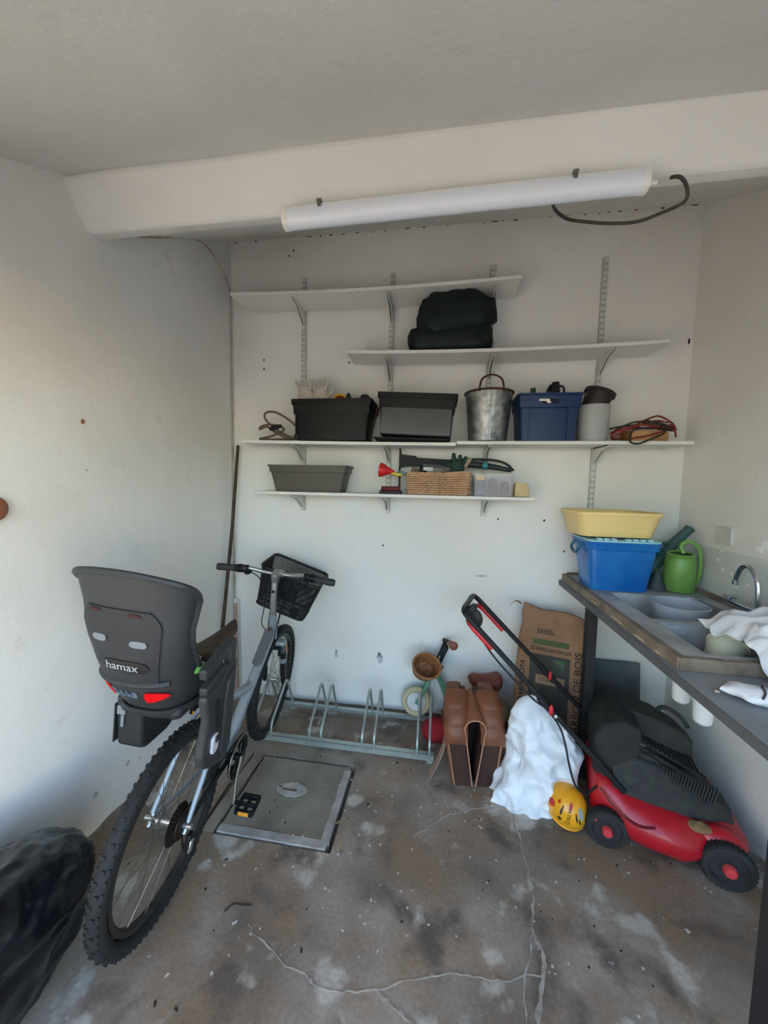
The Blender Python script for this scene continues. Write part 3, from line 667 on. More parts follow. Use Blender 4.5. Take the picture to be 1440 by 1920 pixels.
# clear box with contents
r = thing('clear_box', 'low see-through plastic box at the right of the wicker basket', 'box', loc(.288, 2.225, 1.4435))
CLR = mat('clear_plastic', (214, 214, 218), .22, alpha=.22)
g = G(); tub(g, .205, .14, .215, .15, .125, t=.002, r=.012, lip=.006, lip_h=.012); g.build('shell', CLR, r, ang=30)
for nm, lab, cc, sz, col in (('blue_packet', 'blue packet inside the clear box', (.222, 2.215, 1.500), (.060, .08, .100), (88, 96, 130)), ('rust_bag', 'rust brown pouch in the middle of the clear box', (.290, 2.215, 1.498), (.055, .09, .095), (112, 78, 70)), ('brown_pouch', 'brown pouch with a stud at the right of the clear box', (.355, 2.215, 1.490), (.052, .08, .080), (108, 74, 62))):
    q = thing(nm, lab, 'packet', loc(*cc)); g = G(); g.box((0, 0, 0), sz, top=(.7, .6)); g.jitter(.008, 25, sz[0]); g.build('pouch', mat(nm, col, .7, var=.3, vscale=20), q, bevel=.01, sub=0)
    G().ell((.004, -sz[1] * .42, sz[2] * .15), (.005, .003, .005), 8, 6).build('stud', mat('stud_steel', (180, 180, 176), .3, metal=.9), q)
tag(G().box((0, 0, 0), (.045, .03, .03)).jitter(.004, 40).build('cream_tag', mat('cream_card', (206, 186, 150), .8), M=loc(.215, 2.165, 1.548)), 'cream card lying on top inside the clear box', 'card')
g = G(); g.prism([(-.038, 0), (.038, 0), (.038, .055), (.024, .078), (-.030, .080), (-.038, .070)], .05, rot(pi / 2, 0, 0)); tag(g.build('sponge_block', mat('sponge_cream', (206, 184, 140), .9, var=.1, vscale=60, bump=.3, bscale=150), bevel=.004, M=loc(.446, 2.20, 1.4432)), 'cream sponge block at the right end of the lowest shelf', 'sponge')
# dark green bag on the second shelf
GB = mat('dark_green_fabric', (16, 30, 29), .6, rgb2=(8, 14, 14), vscale=9, spec=.4)
r = thing('green_bag', 'crumpled dark green fabric bag folded on the upper shelf', 'bag', loc(.022, 2.235, 2.249))
def crumple(p, d, amp, sc, sd):
    n1 = noise.noise(p * sc + Vector((sd, 0, 0))); n2 = noise.noise(p * sc * 2.3 + Vector((0, sd, 0)))
    return p + d * (amp * (1 - 2 * abs(n1)) + amp * .5 * (1 - 2 * abs(n2)))
def sq(d, e): return Vector([math.copysign(abs(c) ** e, c) for c in d])
g = G(); g.ell((0, 0, .075), (1, 1, 1), 48, 30, fn=lambda p, d: crumple(Vector((sq(d, .42).x * .228, sq(d, .5).y * .085, sq(d, .55).z * .070)), d, .010, 14, 1.3)); 
for v in g.v:
    if v.z < .004: v.z = .001
g.build('lower_fold', GB, r, ang=60)
def upper(p, d):
    q = Vector((sq(d, .6).x * .19, sq(d, .6).y * .08, sq(d, .6).z * .125)); q.x += .015 + q.z * .12 + (.035 if (d.x > 0 and abs(q.z - .02) < .06) else 0) * d.x
    return crumple(q, d, .016, 11, 4.2)
g = G(); g.ell((.0, .0, .195), (1, 1, 1), 48, 30, fn=upper); g.build('upper_fold', GB, r, ang=60)
g = G()
for k in range(5): g.tube([(.205 + .006 * k, -.02 + .01 * k, .10), (.212 + .007 * k, -.03, .05), (.206 + .008 * k, -.02, .006)], .0014, 5)
g.build('loose_threads', GB, r, kind='stuff')
# ------------------------------------------------------------------ worktop, sink and the things on it
WT = mat('worktop_grey', (146, 149, 154), .55, rgb2=(122, 125, 130), vscale=5, bump=.1)
r = thing('worktop', 'grey worktop along the right wall, carrying the sink', 'worktop', loc(0, 0, 0))
g = G(); x0, x1, zz0, zz1 = .725, XR - .002, .918, .945
slab(g, x0, x1, .55, 1.262, zz0, zz1); slab(g, x0, .83, 1.262, 2.01, zz0, zz1); slab(g, 1.245, x1, 1.262, 2.01, zz0, zz1); slab(g, x0, x1, 2.01, YB - .002, zz0, zz1)
g.build('board', WT, r, smooth=False)
g = G(); slab(g, x0 - .004, x0, .55, YB - .002, zz0 - .002, zz1 - .001); g.build('edge_strip', mat('worktop_edge', (96, 96, 98), .6, var=.2), r, smooth=False)
LEG = mat('dark_post', (38, 36, 38), .7, var=.2)
for y in (1.985, .872): G().box((.772, y, .459), (.045 if y > 1 else .060, .05, .918)).build('leg', LEG, r, bevel=.002)
chipm = mat('plaster_crumb', (186, 168, 150), .9)
for k, (x, y) in enumerate(((.77, 1.12), (.84, .98), (.80, .93))):
    g = G(); g.ell((0, 0, .003), (.008, .006, .004), 7, 5).jitter(.003, 200, k); tag(g.build('plaster_crumb', chipm, M=loc(x, y, .945)), ['crumb of plaster on the worktop just in front of the sink corner', 'crumb of plaster on the worktop in line with the sock', 'crumb of plaster on the worktop nearest the camera'][k], 'crumb', 'plaster crumbs on the worktop')
# sink unit
ZINC = mat('weathered_zinc', (184, 186, 188), .5, metal=.1, rgb2=(140, 142, 144), vscale=8, bump=.15)
WOODW = mat('weathered_wood', (142, 128, 112), .85, rgb2=(104, 92, 80), vscale=12, bump=.3, bscale=60)
r = thing('sink_unit', 'old double sink unit with weathered grey top and worn wooden edges', 'sink', loc(0, 0, 0))
sx0, sx1, sy0, sy1, st = .742, 1.343, 1.238, 2.352, .985
bx0, bx1 = .845, 1.225
B1, B2 = (1.605, 1.975), (1.285, 1.575)
g = G()
slab(g, sx0 + .012, bx0, sy0 + .012, sy1, st - .014, st); slab(g, bx1, sx1 - .05, sy0 + .012, sy1, st - .014, st)
slab(g, bx0, bx1, sy0 + .012, B2[0], st - .014, st); slab(g, bx0, bx1, B2[1], B1[0], st - .014, st); slab(g, bx0, bx1, B1[1], sy1, st - .014, st)
g.build('top', ZINC, r, smooth=False)
for y0, y1 in (B1, B2):
    g = G(); w, d, h = bx1 - bx0, y1 - y0, .135
    def ring(k, z, rr): return [Vector((x, y, z)) for x, y in rrect(w * k - .0, d * k, rr, 4)]
    g.loft([ring(1.02, -.002, .05), ring(1.0, -.012, .05), ring(.95, -h + .03, .06), ring(.88, -h + .005, .06), ring(.5, -h, .05), ring(.5, -h - .004, .05), ring(.90, -h, .06), ring(.98, -h + .03, .06), ring(1.03, -.014, .05)])
    g.prism(rrect(w * .5, d * .5, .05, 4), .004, loc(0, 0, -h - .002)); g.build('basin', ZINC, r, M=loc((bx0 + bx1) / 2, (y0 + y1) / 2, st), ang=40)
for y0, y1 in (B1, B2):
    g = G(); g.lathe([(0, .002), (.018, .002), (.026, .004), (.028, .0), (0, 0)], 18, M=loc((bx0 + bx1) / 2, (y0 + y1) / 2, st - .134)); g.build('drain', mat('chrome_dull', (170, 172, 174), .25, metal=1), r)
def plank(x0, x1, y0, y1, z0, z1, nm, sd):
    g = G(); N = 26; rings = []
    long_y = (y1 - y0) > (x1 - x0)
    for k in range(N + 1):
        u = k / N; w = .004 * noise.noise(Vector((u * 9, sd, 0))); w2 = .004 * noise.noise(Vector((u * 7, sd, 5)))
        if long_y:
            y = y0 + (y1 - y0) * u; rings.append([Vector((x0 + w, y, z0)), Vector((x1, y, z0)), Vector((x1, y, z1 + w2 * .5)), Vector((x0 + w, y, z1 + w2))])
        else:
            x = x0 + (x1 - x0) * u; rings.append([Vector((x, y0 + w, z0)), Vector((x, y1, z0)), Vector((x, y1, z1 + w2 * .5)), Vector((x, y0 + w, z1 + w2))])
    g.loft(rings, cap=True); return g.build(nm, WOODW, r, smooth=False, bevel=.002)
plank(sx0 - .006, sx0 + .022, sy0, sy1, .9455, st + .001, 'front_edge', 1.1)
plank(sx0, sx1, sy0 - .004, sy0 + .022, .9455, st + .001, 'end_edge', 2.2)
plank(sx1 - .052, sx1, sy0 + .02, sy1, .9455, st + .010, 'back_board', 3.3)
plank(sx0 + .02, sx1 - .05, sy1 - .03, sy1, .9455, st + .010, 'rear_board', 4.4)
for q_, (y, ln) in enumerate(((1.46, .09), (1.63, .13), (1.34, .05), (1.86, .10))):
    g = G(); pts = [(ln * (k / 8 - .5), .006 * sin(pi * k / 8) * (.5 + random.random())) for k in range(9)] + [(ln * (.5 - k / 8), -.004 * sin(pi * k / 8) * (.5 + random.random())) for k in range(1, 8)]
    g.prism(pts, .002, Matrix(((0, 0, 1, sx0 - .0085), (1, 0, 0, y), (0, 1, 0, .956 + .004 * (q_ % 2)), (0, 0, 0, 1)))); g.build('bare_wood_split', mat('split_wood', (178, 160, 130), .9), r, smooth=False)
# white traps under the sink
for k, (y, z) in enumerate(((1.70, .60), (1.565, .592))):
    q = thing('drain_trap', ('white plastic drain trap under the sink, the one farther from camera', 'white plastic drain trap under the sink, the one nearer the camera')[k], 'drain trap', loc(1.035, y, z), 'white drain traps under the sink')
    WP = mat('white_pvc', (228, 230, 232), .35)
    G().lathe([(0, 0), (.020, .002), (.030, .012), (.033, .03), (.033, .11), (.028, .115), (0, .115)], 22).build('cup', WP, q)
    G().tube([(0, 0, .11), (0, 0, .235)], .016, 14).build('tail_pipe', WP, q); G().lathe([(.033, .09), (.038, .09), (.038, .108), (.033, .108)], 22, closed=True).build('collar_nut', WP, q)
# faucet
CHR = mat('chrome', (205, 208, 212), .12, metal=1)
r = thing('faucet', 'chrome mixer tap with tall curved spout and cross handles', 'tap', loc(1.265, 1.66, .985))
G().lathe([(0, 0), (.026, 0), (.026, .006), (.018, .012), (.016, .05), (0, .05)], 20).build('base', CHR, r)
G().tube([(0, -.06, .03), (0, .15, .03)], .011, 12).build('body', CHR, r)
g = G(); g.tube(spline([(0, .01, .03), (.0, .012, .10), (.0, .022, .155), (.0, .05, .195), (0, .082, .205), (0, .108, .190), (0, .125, .155), (0, .130, .135)], 7), [.0095] * 50 if False else .0095, 12); g.build('spout', CHR, r)
G().tube([(0, .1305, .133), (0, .131, .115)], .012, 12).build('nozzle', CHR, r)
for y in (-.065, .155):
    g = G(); g.tube([(0, y, .03), (0, y, .055)], .009, 10)
    for a in range(4): g.tube([(0, y, .055), (.024 * cos(a * pi / 2 + .5), y + .024 * sin(a * pi / 2 + .5), .056)], [.005, .0055], 8)
    g.ell((0, y, .058), (.009, .009, .007), 10, 6); g.build('cross_handle', CHR, r)
# blue box with pale blue lid
r = thing('blue_storage_box', 'translucent bright blue storage box with a pale blue lid on the sink', 'box', loc(.902, 2.095, .9865))
BL = mat('blue_translucent', (40, 128, 208), .25, rgb2=(26, 106, 196), vscale=7, trans=.25, spec=.6)
g = G(); tub(g, .27, .19, .315, .235, .215, t=.003, r=.035, n=5); g.build('tub_body', BL, r, ang=40)
g = G(); rr_ = lambda w, d, z: [Vector((x, y, z)) for x, y in rrect(w, d, .04, 5)]
g.loft([rr_(.312, .232, .205), rr_(.335, .255, .210), rr_(.350, .270, .248), rr_(.342, .262, .248), rr_(.325, .245, .210), rr_(.305, .225, .205)], closed=True); g.build('rim_skirt', BL, r, ang=40)
g = G(); tub(g, .268 - .02, .19 - .02, .285, .205, .10, t=.002, r=.03, z0=.006); g.build('inner_contents', mat('blue_deep', (24, 92, 180), .4), r, ang=40)
LBL = mat('pale_blue_plastic', (150, 200, 214), .35)
g = G(); g.prism(rrect(.345, .265, .04, 5), .010, loc(0, 0, .253)); g.build('lid', LBL, r, bevel=.003)
for k in range(8):
    if k != 3: G().box((-.118 + .033 * k, -.115, .262), (.024, .020, .012)).build('lid_rib', LBL, r, bevel=.002)
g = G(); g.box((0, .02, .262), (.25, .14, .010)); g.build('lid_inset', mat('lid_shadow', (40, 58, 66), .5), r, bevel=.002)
for s in (-1, 1):
    g = G(); g.tube(spline([(s * .172, -.05, .235), (s * .192, -.05, .20), (s * .190, 0, .175), (s * .192, .05, .20), (s * .172, .05, .235)], 5), .007, 8); g.build('clip_handle', mat('teal_clip', (30, 92, 120), .4), r)
# yellow basin upside on top
r = thing('yellow_basin', 'pale yellow washing-up basin standing on the blue box', 'basin', loc(.895, 2.165, 1.2545) @ Matrix.Diagonal((.95, .92, .95, 1)))
YB_ = mat('pale_yellow_plastic', (238, 208, 142), .4, var=.05, sss=.1)
g = G(); tub(g, .368, .292, .412, .338, .128, t=.004, r=.06, n=6); g.build('bowl', YB_, r, ang=40)
g = G(); rr_ = lambda w, d, z: [Vector((x, y, z)) for x, y in rrect(w, d, .07, 6)]
g.loft([rr_(.404, .334, .116), rr_(.440, .366, .116), rr_(.444, .370, .126), rr_(.436, .362, .134), rr_(.40, .330, .132)], closed=True); g.build('rolled_rim', YB_, r, ang=50)
# light green watering can
LG = mat('lime_plastic', (112, 154, 76), .38, var=.06)
r = thing('watering_can', 'light green plastic watering can on the sink drainer', 'watering can', loc(1.215, 2.085, .9865) @ rot(0, 0, radians(-20)))
g = G(); g.lathe([(0, .002), (.066, .002), (.070, .008), (.067, .14), (.062, .178), (.056, .190), (.0, .186)], 28); g.build('body', LG, r, ang=50)
g = G(); g.lathe([(.056, .185), (.060, .196), (.052, .200), (.046, .190)], 28, closed=True, M=loc(-.004, 0, 0) @ rot(.12, 0, 0)); g.build('mouth_rim', LG, r)
G().prism([(.046 * cos(k * pi / 10), .046 * sin(k * pi / 10)) for k in range(20)], .003, loc(-.002, -.004, .1935) @ rot(.1, 0, 0)).build('opening', mat('can_inside', (50, 78, 34), .6), r)
G().tube(spline([(.01, -.01, .195), (.0, .0, .235), (.03, .01, .255), (.066, .015, .235), (.082, .015, .18), (.082, .012, .10), (.068, .01, .03)], 7), .0095, 10, flat=.8).build('handle', LG, r)
G().tube(spline([(-.045, .04, .03), (-.10, .09, .09), (-.15, .13, .17)], 5), [.016] * 6 + [.013] * 5, 10).build('spout', LG, r)
# dark green watering can behind
DG = mat('dark_teal_plastic', (58, 92, 88), .5, var=.1)
r = thing('old_watering_can', 'dark green watering can with thick raised spout behind the blue box', 'watering can', loc(1.13, 2.265, .9865))
g = G(); g.lathe([(0, .0), (.060, .0), (.062, .006), (.058, .15), (.045, .18), (0, .18)], 24); g.build('body', DG, r)
G().tube([(.0, -.06, .05), (.05, -.055, .13), (.13, -.05, .235), (.195, -.045, .305)], [.028, .028, .025, .022], 14, cap=True).build('spout', DG, r)
G().tube([(.188, -.046, .298), (.199, -.045, .310)], .024, 14).build('spout_rim', DG, r)
G().tube(spline([(.03, -.05, .20), (.07, -.05, .222), (.12, -.05, .228), (.15, -.05, .24)], 5), .009, 8).build('brace', DG, r)
G().tube(spline([(-.03, 0, .17), (-.02, 0, .23), (.02, 0, .24), (.045, 0, .17)], 5), .009, 8).build('handle', DG, r)
g = G(); g.lathe([(0, .0), (.045, .0), (.043, .01), (.014, .085), (.010, .095), (0, .095)], 20); tag(g.build('rubber_plunger', mat('slate_rubber', (60, 66, 74), .6), M=loc(1.115, 2.09, .9865)), 'dark rubber cone standing between blue box and green can', 'plunger')
# grey bowl in far basin
g = G(); g.lathe([(0, .0), (.082, .0), (.088, .006), (.106, .132), (.110, .140), (.106, .142), (.085, .010), (0, .006)], 40)
tag(g.build('grey_bowl', mat('pale_grey_plastic2', (172, 178, 186), .4, trans=.05), M=loc(1.06, 1.80, .859)), 'light grey plastic bowl standing in the far sink basin', 'bowl')
# cream pot tipped over in near basin
r = thing('cream_pot', 'cream plastic pot lying tipped in the near sink basin', 'pot', loc(.985, 1.415, .935) @ rot(radians(-6), radians(52), radians(35)) @ loc(0, 0, -.055) @ Matrix.Scale(.82, 4))
CR = mat('cream_plastic', (208, 204, 178), .5, var=.06)
G().lathe([(0, .0), (.052, .0), (.056, .006), (.070, .11), (.074, .112), (.074, .122), (.068, .122), (.052, .01), (0, .008)], 28).build('shell', CR, r, ang=40)
G().lathe([(0, .10), (.066, .105), (.066, .1075), (0, .104)], 28).build('soil', mat('dry_soil', (96, 90, 84), .95, var=.3, vscale=60), r)
# white cloth on the sink edge, falling to the worktop
CL = mat('white_cloth', (226, 226, 230), .9, var=.05, vscale=20, bump=.25, bscale=90)
def cloth_fn(u, v):
    # u across, v from back of the sink over the end edge down to the worktop
    x = .955 + .38 * u; y = 1.52 - .36 * v
    base = 1.035 - .020 * (v - .35) ** 2
    if v > .74: base = 1.03 - (v - .74) * .30
    n1 = noise.noise(Vector((u * 4, v * 5, 2.))); n2 = noise.noise(Vector((u * 9 + v * 4, v * 9, 5.)))
    z = base + .026 * (1 - 2 * abs(n1)) + .012 * n2 + .050 * sin(pi * min(1, max(0, u))) * sin(pi * min(1, v * 1.25))
    edge = min(u, 1 - u, v * 1.2, 1.0)
    z -= .035 * max(0, 1 - edge / .10)
    x += .03 * noise.noise(Vector((v * 5, 1, u * 2))) - .10 * max(0, v - .6) * (u - .2); y += .02 * noise.noise(Vector((u * 5, 3, v * 3)))
    return (x, y, max(z, .987 if v < .74 else .952))
g = G(); g.grid(cloth_fn, 44, 44, .004); tag(g.build('white_cloth', CL, ang=70, sub=1), 'crumpled white cloth heaped over the near sink edge', 'cloth')
def sock_fn(u, v):
    a = 2 * pi * v; w = .042 * (sin(pi * min(.98, max(.02, u))) ** .45) * (1 + .25 * sin(u * 7)); 
    p = Vector((.775 + .17 * u, 1.115 - .11 * u, .968)) 
    q = p + Vector((.5, .86, 0)) * (w * cos(a)) + Vector((0, 0, .022 * sin(a) * (sin(pi * min(.98, max(.02, u))) ** .5)))
    return q + .010 * noise.noise_vector(q * 30)
r = thing('striped_sock', 'white sock with dark stripes lying on the worktop by the sink', 'sock')
g = G(); g.grid(sock_fn, 24, 16); g.build('sock_body', CL, r, ang=70)
for k in range(3):
    u0 = .40 + .07 * k; pts = []
    for j in range(9):
        v = .06 + .40 * j / 8; p = Vector(sock_fn(u0, v)); c_ = Vector(sock_fn(u0, .5)).lerp(Vector(sock_fn(u0, 0)), .5); pts.append(c_ + (p - c_) * 1.04 + Vector((0, 0, .001)))
    G().tube(pts, .0030, 6).build('stripe', mat('dark_stripe', (64, 64, 70), .9), r)
# slate slab leaning behind the mower, under the worktop
r = tag(G().box((0, 0, .24), (.255, .018, .48), R=rot(0, 0, 0)).build('slate_slab', mat('slate', (104, 108, 108), .6, rgb2=(78, 82, 84), vscale=7, bump=.2), bevel=.003, M=loc(1.055, 2.27, .004) @ rot(radians(-7), 0, radians(-2))), 'dark grey slab leaning on the back wall under the worktop', 'slab')
# ------------------------------------------------------------------ bicycle (local: x forward, y left, z up, rear tyre contact at origin)
def bike_matrix(O, yaw, lean):
    f = Vector((-sin(yaw), cos(yaw), 0)); rt = Vector((cos(yaw), sin(yaw), 0)); zz = Vector((0, 0, 1))
    u_ = cos(lean) * zz + sin(lean) * rt; ri = cos(lean) * rt - sin(lean) * zz
    M = Matrix((f, -ri, u_)).transposed().to_4x4(); M.translation = O
    return M
BM = bike_matrix((-.925, 1.08, .003), .063, .10)
def A(a, b, c): return Vector((a, -b, c))
bike = thing('bicycle', 'silver mountain bike with front basket parked along the left wall', 'bicycle', BM)
SIL = mat('silver_paint', (152, 162, 170), .36, metal=.35, coat=.2)
SILG = mat('frame_grey', (104, 108, 114), .45, metal=.3)
RUB = mat('tyre_rubber', (30, 31, 33), .75, var=.3, vscale=30)
RIMM = mat('rim_dark', (70, 66, 64), .4, metal=.6, var=.4, vscale=16)
SPK = mat('spoke_steel', (120, 112, 104), .35, metal=.9)
BLKM = mat('black_metal', (30, 29, 28), .45, metal=.4)
ALU = mat('aluminium', (178, 180, 180), .3, metal=.85)
WR = .320
def wheel(name, cx, lab=None, knob=True, tw=.027):
    """wheel in the local XZ plane around (cx,0,WR)"""
    c = A(cx, 0, WR); N = 48
    def circ(r, y=0, n=N): return [c + Vector((r * cos(2 * pi * k / n), y, r * sin(2 * pi * k / n))) for k in range(n)]
    g = G()
    def ringprof(k):
        a = 2 * pi * k / N; d = Vector((cos(a), 0, sin(a)))
        return [c + d * rr + Vector((0, y, 0)) for rr, y in ((WR - .052, .012), (WR - .066, .012), (WR - .072, .006), (WR - .072, -.006), (WR - .066, -.012), (WR - .052, -.012))]
    g.loft([ringprof(k) for k in range(N)], closed=True); rim = g.build(name, RIMM, bike)
    g = G(); g.tube(circ(WR - tw), tw - .003, 12, closed=True)
    if knob:
        for k in range(72):
            a = 2 * pi * k / 72; d = Vector((cos(a), 0, sin(a))); t = Vector((-sin(a), 0, cos(a)))
            for y, rr, sz in ((-.018, WR - .011, (.010, .007, .006)), (.018, WR - .011, (.010, .007, .006)), ((-.006 if k % 2 else .006), WR - .0032, (.009, .011, .005))):
                R = Matrix((t, Vector((0, 1, 0)), d)).transposed().to_4x4()
                g.box(c + d * (rr - .0) + Vector((0, y, 0)), sz, R=R)
    g.build('tyre', RUB, rim, ang=40)
    g = G()
    for k in range(32):
        a = 2 * pi * k / 32; s = 1 if k % 2 else -1; da = .32 * (1 if (k // 2) % 2 else -1)
        p0 = c + Vector((.022 * cos(a + da * 3), s * .030, .022 * sin(a + da * 3))); p1 = c + Vector(((WR - .068) * cos(a), s * .003, (WR - .068) * sin(a)))
        g.tube([p0, p1], .0011, 4, cap=False)
    g.build('spokes', SPK, rim, kind='stuff')
    g = G(); Mh = frame_to((0, 1, 0), c); g.lathe([(0, -.055), (.006, -.055), (.006, -.038), (.026, -.034), (.026, -.028), (.013, -.022), (.013, .022), (.026, .028), (.026, .034), (.006, .038), (.006, .055), (0, .055)], 20, M=Mh); g.build('hub', ALU, rim)
    return rim
rw = wheel('rear_wheel', 0.0)
fw = wheel('front_wheel', .952)
# orange spoke reflector on the front wheel
G().box(A(.952 + .16, 0, WR + .10), (.03, .008, .085), R=rot(0, radians(58), 0)).build('reflector', mat('orange_reflector', (226, 110, 30), .25), fw, bevel=.003)
# cassette
g = G()
for k in range(7):
    rr = .062 - .005 * k; y = -.030 - .004 * k; n = 60
    g.prism([((rr + (.003 if q % 2 else 0)) * cos(2 * pi * q / n), (rr + (.003 if q % 2 else 0)) * sin(2 * pi * q / n)) for q in range(n)], .0022, frame_to((0, 1, 0), (0, y, WR)))
g.build('cassette', mat('rusty_sprocket', (46, 36, 30), .6, metal=.6), rw)
def rod(name, pts, r_, m_=SIL, parent=None, seg=12, **k): return G().tube([A(*p) for p in pts], r_, seg, **k).build(name, m_, parent or bike)
rod('seat_tube', [(.385, 0, .275), (.235, 0, .66)], .0165)
rod('seat_post', [(.24, 0, .65), (.185, 0, .83)], .013, ALU)
dt = rod('down_tube', [(.385, 0, .285), (.62, 0, .492), (.855, 0, .68)], [.026, .025, .025])
rod('top_tube', [(.60, 0, .480), (.45, 0, .52), (.255, 0, .60)], [.021, .020, .017], SIL)
rod('head_tube', [(.872, 0, .60), (.828, 0, .765)], .021)
g = G(); g.prism([(-.10, -.026), (.085, -.028), (.10, -.012), (.10, .012), (.085, .028), (-.10, .026), (-.118, 0)], .012, BM.inverted() @ BM @ frame_to((-.63, 0, .77), A(.735, 0, .628), (.77, 0, .63))); pad = g.build('frame_pad', SILG, bike, bevel=.004)
g = G(); g.lathe([(0, .004), (.010, .003), (.010, -.003), (0, -.003)], 12, M=frame_to((-.63, 0, .77), A(.80, 0, .690))); g.build('bolt', mat('bronze_bolt', (110, 88, 66), .4, metal=.6), pad)
for s in (-1, 1):
    rod('chain_stay', [(.375, s * .03, .278), (.20, s * .045, .298), (.012, s * .062, WR)], [.010, .010, .008], BLKM if s > 0 else SIL)
    rod('seat_stay', [(.235, s * .018, .625), (.19, s * .055, .56), (.09, s * .064, .43), (.008, s * .066, .332)], [.009, .010, .0095, .009])
    rod('dropout', [(.02, s * .064, .335), (-.012, s * .064, .300)], .009, ALU)
# derailleur + axle nut
g = G(); g.box(A(.0, .078, .262), (.028, .020, .055), R=rot(0, .2, 0)); g.box(A(.025, .080, .215), (.022, .016, .06), R=rot(0, -.3, 0)); der = g.build('rear_derailleur', BLKM, bike, bevel=.004)
G().box(A(-.005, .088, .255), (.020, .010, .040), R=rot(0, .3, 0)).build('derailleur_plate', ALU, der, bevel=.004)
rod('axle_nut', [(0, .055, WR), (0, .085, WR)], .009, ALU); rod('axle_nut', [(0, -.055, WR), (0, -.085, WR)], .009, ALU)
# crankset
cx = A(.385, 0, .275)
g = G()
for k, (rr, y) in enumerate(((.088, .062), (.074, .054), (.058, .047))):
    n = 72; Mx = frame_to((0, 1, 0), cx + Vector((0, -y, 0)))
    g.lathe([(rr - .022, -.0012), (rr, -.0012), (rr, .0012), (rr - .022, .0012)], 48, M=Mx, closed=True)
    for q in range(44): g.box(Mx @ Vector((rr * cos(2 * pi * q / 44), rr * sin(2 * pi * q / 44), 0)), (.005, .0024, .005))
cs = g.build('chainset', BLKM, bike)
g = G(); Mx = frame_to((0, 1, 0), cx + Vector((0, -.068, 0))); g.lathe([(.088, -.002), (.094, -.002), (.094, .002), (.088, .002)], 48, M=Mx, closed=True); g.build('chain_guard', mat('guard_steel', (150, 146, 138), .35, metal=.7), cs)
g = G(); g.tube([cx + Vector((0, .06, 0)), cx + Vector((0, -.075, 0))], .016, 12)
for q in range(5):
    a = 2 * pi * q / 5; g.tube([cx + Vector((0, -.066, 0)), cx + Vector((.062 * cos(a), -.064, .062 * sin(a)))], .006, 6)
g.build('spider', BLKM, cs)
def crank(nm, s, ang):
    d = Vector((cos(ang), 0, sin(ang))); p0 = cx + Vector((0, -s * .078, 0)); p1 = p0 + d * .168 + Vector((0, -s * .012, 0))
    o = G().tube([p0 - d * .008, p0 + d * .08, p1 + d * .006], [.014, .010, .011], 10, flat=.6).build(nm, mat('crank_grey', (128, 122, 114), .4, metal=.6), bike)
    ctr = p1 + Vector((0, -s * .062, 0))
    g = G()
    for q in (-.040, .040): g.box(ctr + Vector((q, 0, 0)), (.014, .080, .022))
    for q in (-.036, .0, .036): g.box(ctr + Vector((0, q, 0)), (.075, .012, .020))
    g.tube([p1, ctr + Vector((0, -s * .035, 0))], .009, 8)
    pd = g.build('pedal', BLK, bike, bevel=.003)
    for q in (-.048, .048): G().box(ctr + Vector((q, 0, 0)), (.003, .045, .016)).build('pedal_reflector', mat('amber_reflector', (236, 150, 40), .3), pd, bevel=.002)
crank('crank_arm', 1, radians(-112)); crank('crank_arm', -1, radians(68))
# chain
def chain_y(z): return 0
pts = []
for k in range(13): a = pi / 2 - pi * k / 12; pts.append(cx + Vector((.090 * cos(a), -.058, .090 * sin(a))))
pts += [A(.03, .060, .205), A(.0, .058, .235)]
for k in range(9): a = -pi / 2 - pi * k / 8; pts.append(A(0, .050, WR) + Vector((.040 * cos(a), 0, .040 * sin(a))))
G().tube(pts, .0042, 6, closed=True).build('chain', mat('chain_oily', (52, 44, 38), .5, metal=.6), bike)
# saddle
def saddle_fn(u, v):
    x = .085 + .285 * u; w = .072 * (1 - u) ** 1.2 + .022; w *= (1 if u > .06 else sqrt(max(.05, u / .06))) * (1 if u < .94 else sqrt(max(.05, (1 - u) / .06)))
    a = (v - .5) * pi * 1.16; y = w * sin(a); z = .885 + .020 * (u - .45) ** 2 * 3 - .026 * (1 - cos(a)) - .004
    z += .012 * u
    return (x, y, z)
g = G(); g.grid(saddle_fn, 22, 16, .012); sd = g.build('saddle', mat('worn_saddle', (44, 38, 34), .6, rgb2=(78, 64, 46), vscale=18), bike, ang=60)
for s in (-1, 1): G().tube(spline([A(.10, s * .02, .845), A(.18, s * .022, .825), A(.26, s * .02, .828), A(.34, s * .008, .855)], 5), .0035, 6).build('saddle_rail', BLKM, sd)
# fork
FB = mat('fork_black', (28, 28, 30), .4); FG = mat('fork_grey', (96, 98, 100), .4, metal=.3)
rod('steerer', [(.88, 0, .575), (.82, 0, .80)], .016, ALU)
g = G(); g.box(A(.882, 0, .588), (.05, .14, .03), R=rot(0, radians(-16), 0)); g.build('fork_crown', SIL, bike, bevel=.010)
for s in (-1, 1):
    rod('stanchion', [(.885, s * .055, .58), (.905, s * .055, .50)], .013, FG)
    rod('fork_leg', [(.900, s * .056, .52), (.915, s * .056, .46), (.948, s * .056, .33), (.955, s * .056, .305)], [.019, .018, .014, .010], FB)
    rod('fork_band', [(.908, s * .056, .487), (.915, s * .056, .458)], .0198, SIL)
    rod('fork_axle_nut', [(.952, s * .055, WR), (.952, s * .075, WR)], .009, ALU)
g = G(); g.box(A(.865, .0, .560), (.02, .11, .02)); g.box(A(.865, .045, .545), (.018, .014, .06)); g.box(A(.865, -.045, .545), (.018, .014, .06)); g.build('brake_arms', BLKM, bike, bevel=.003)
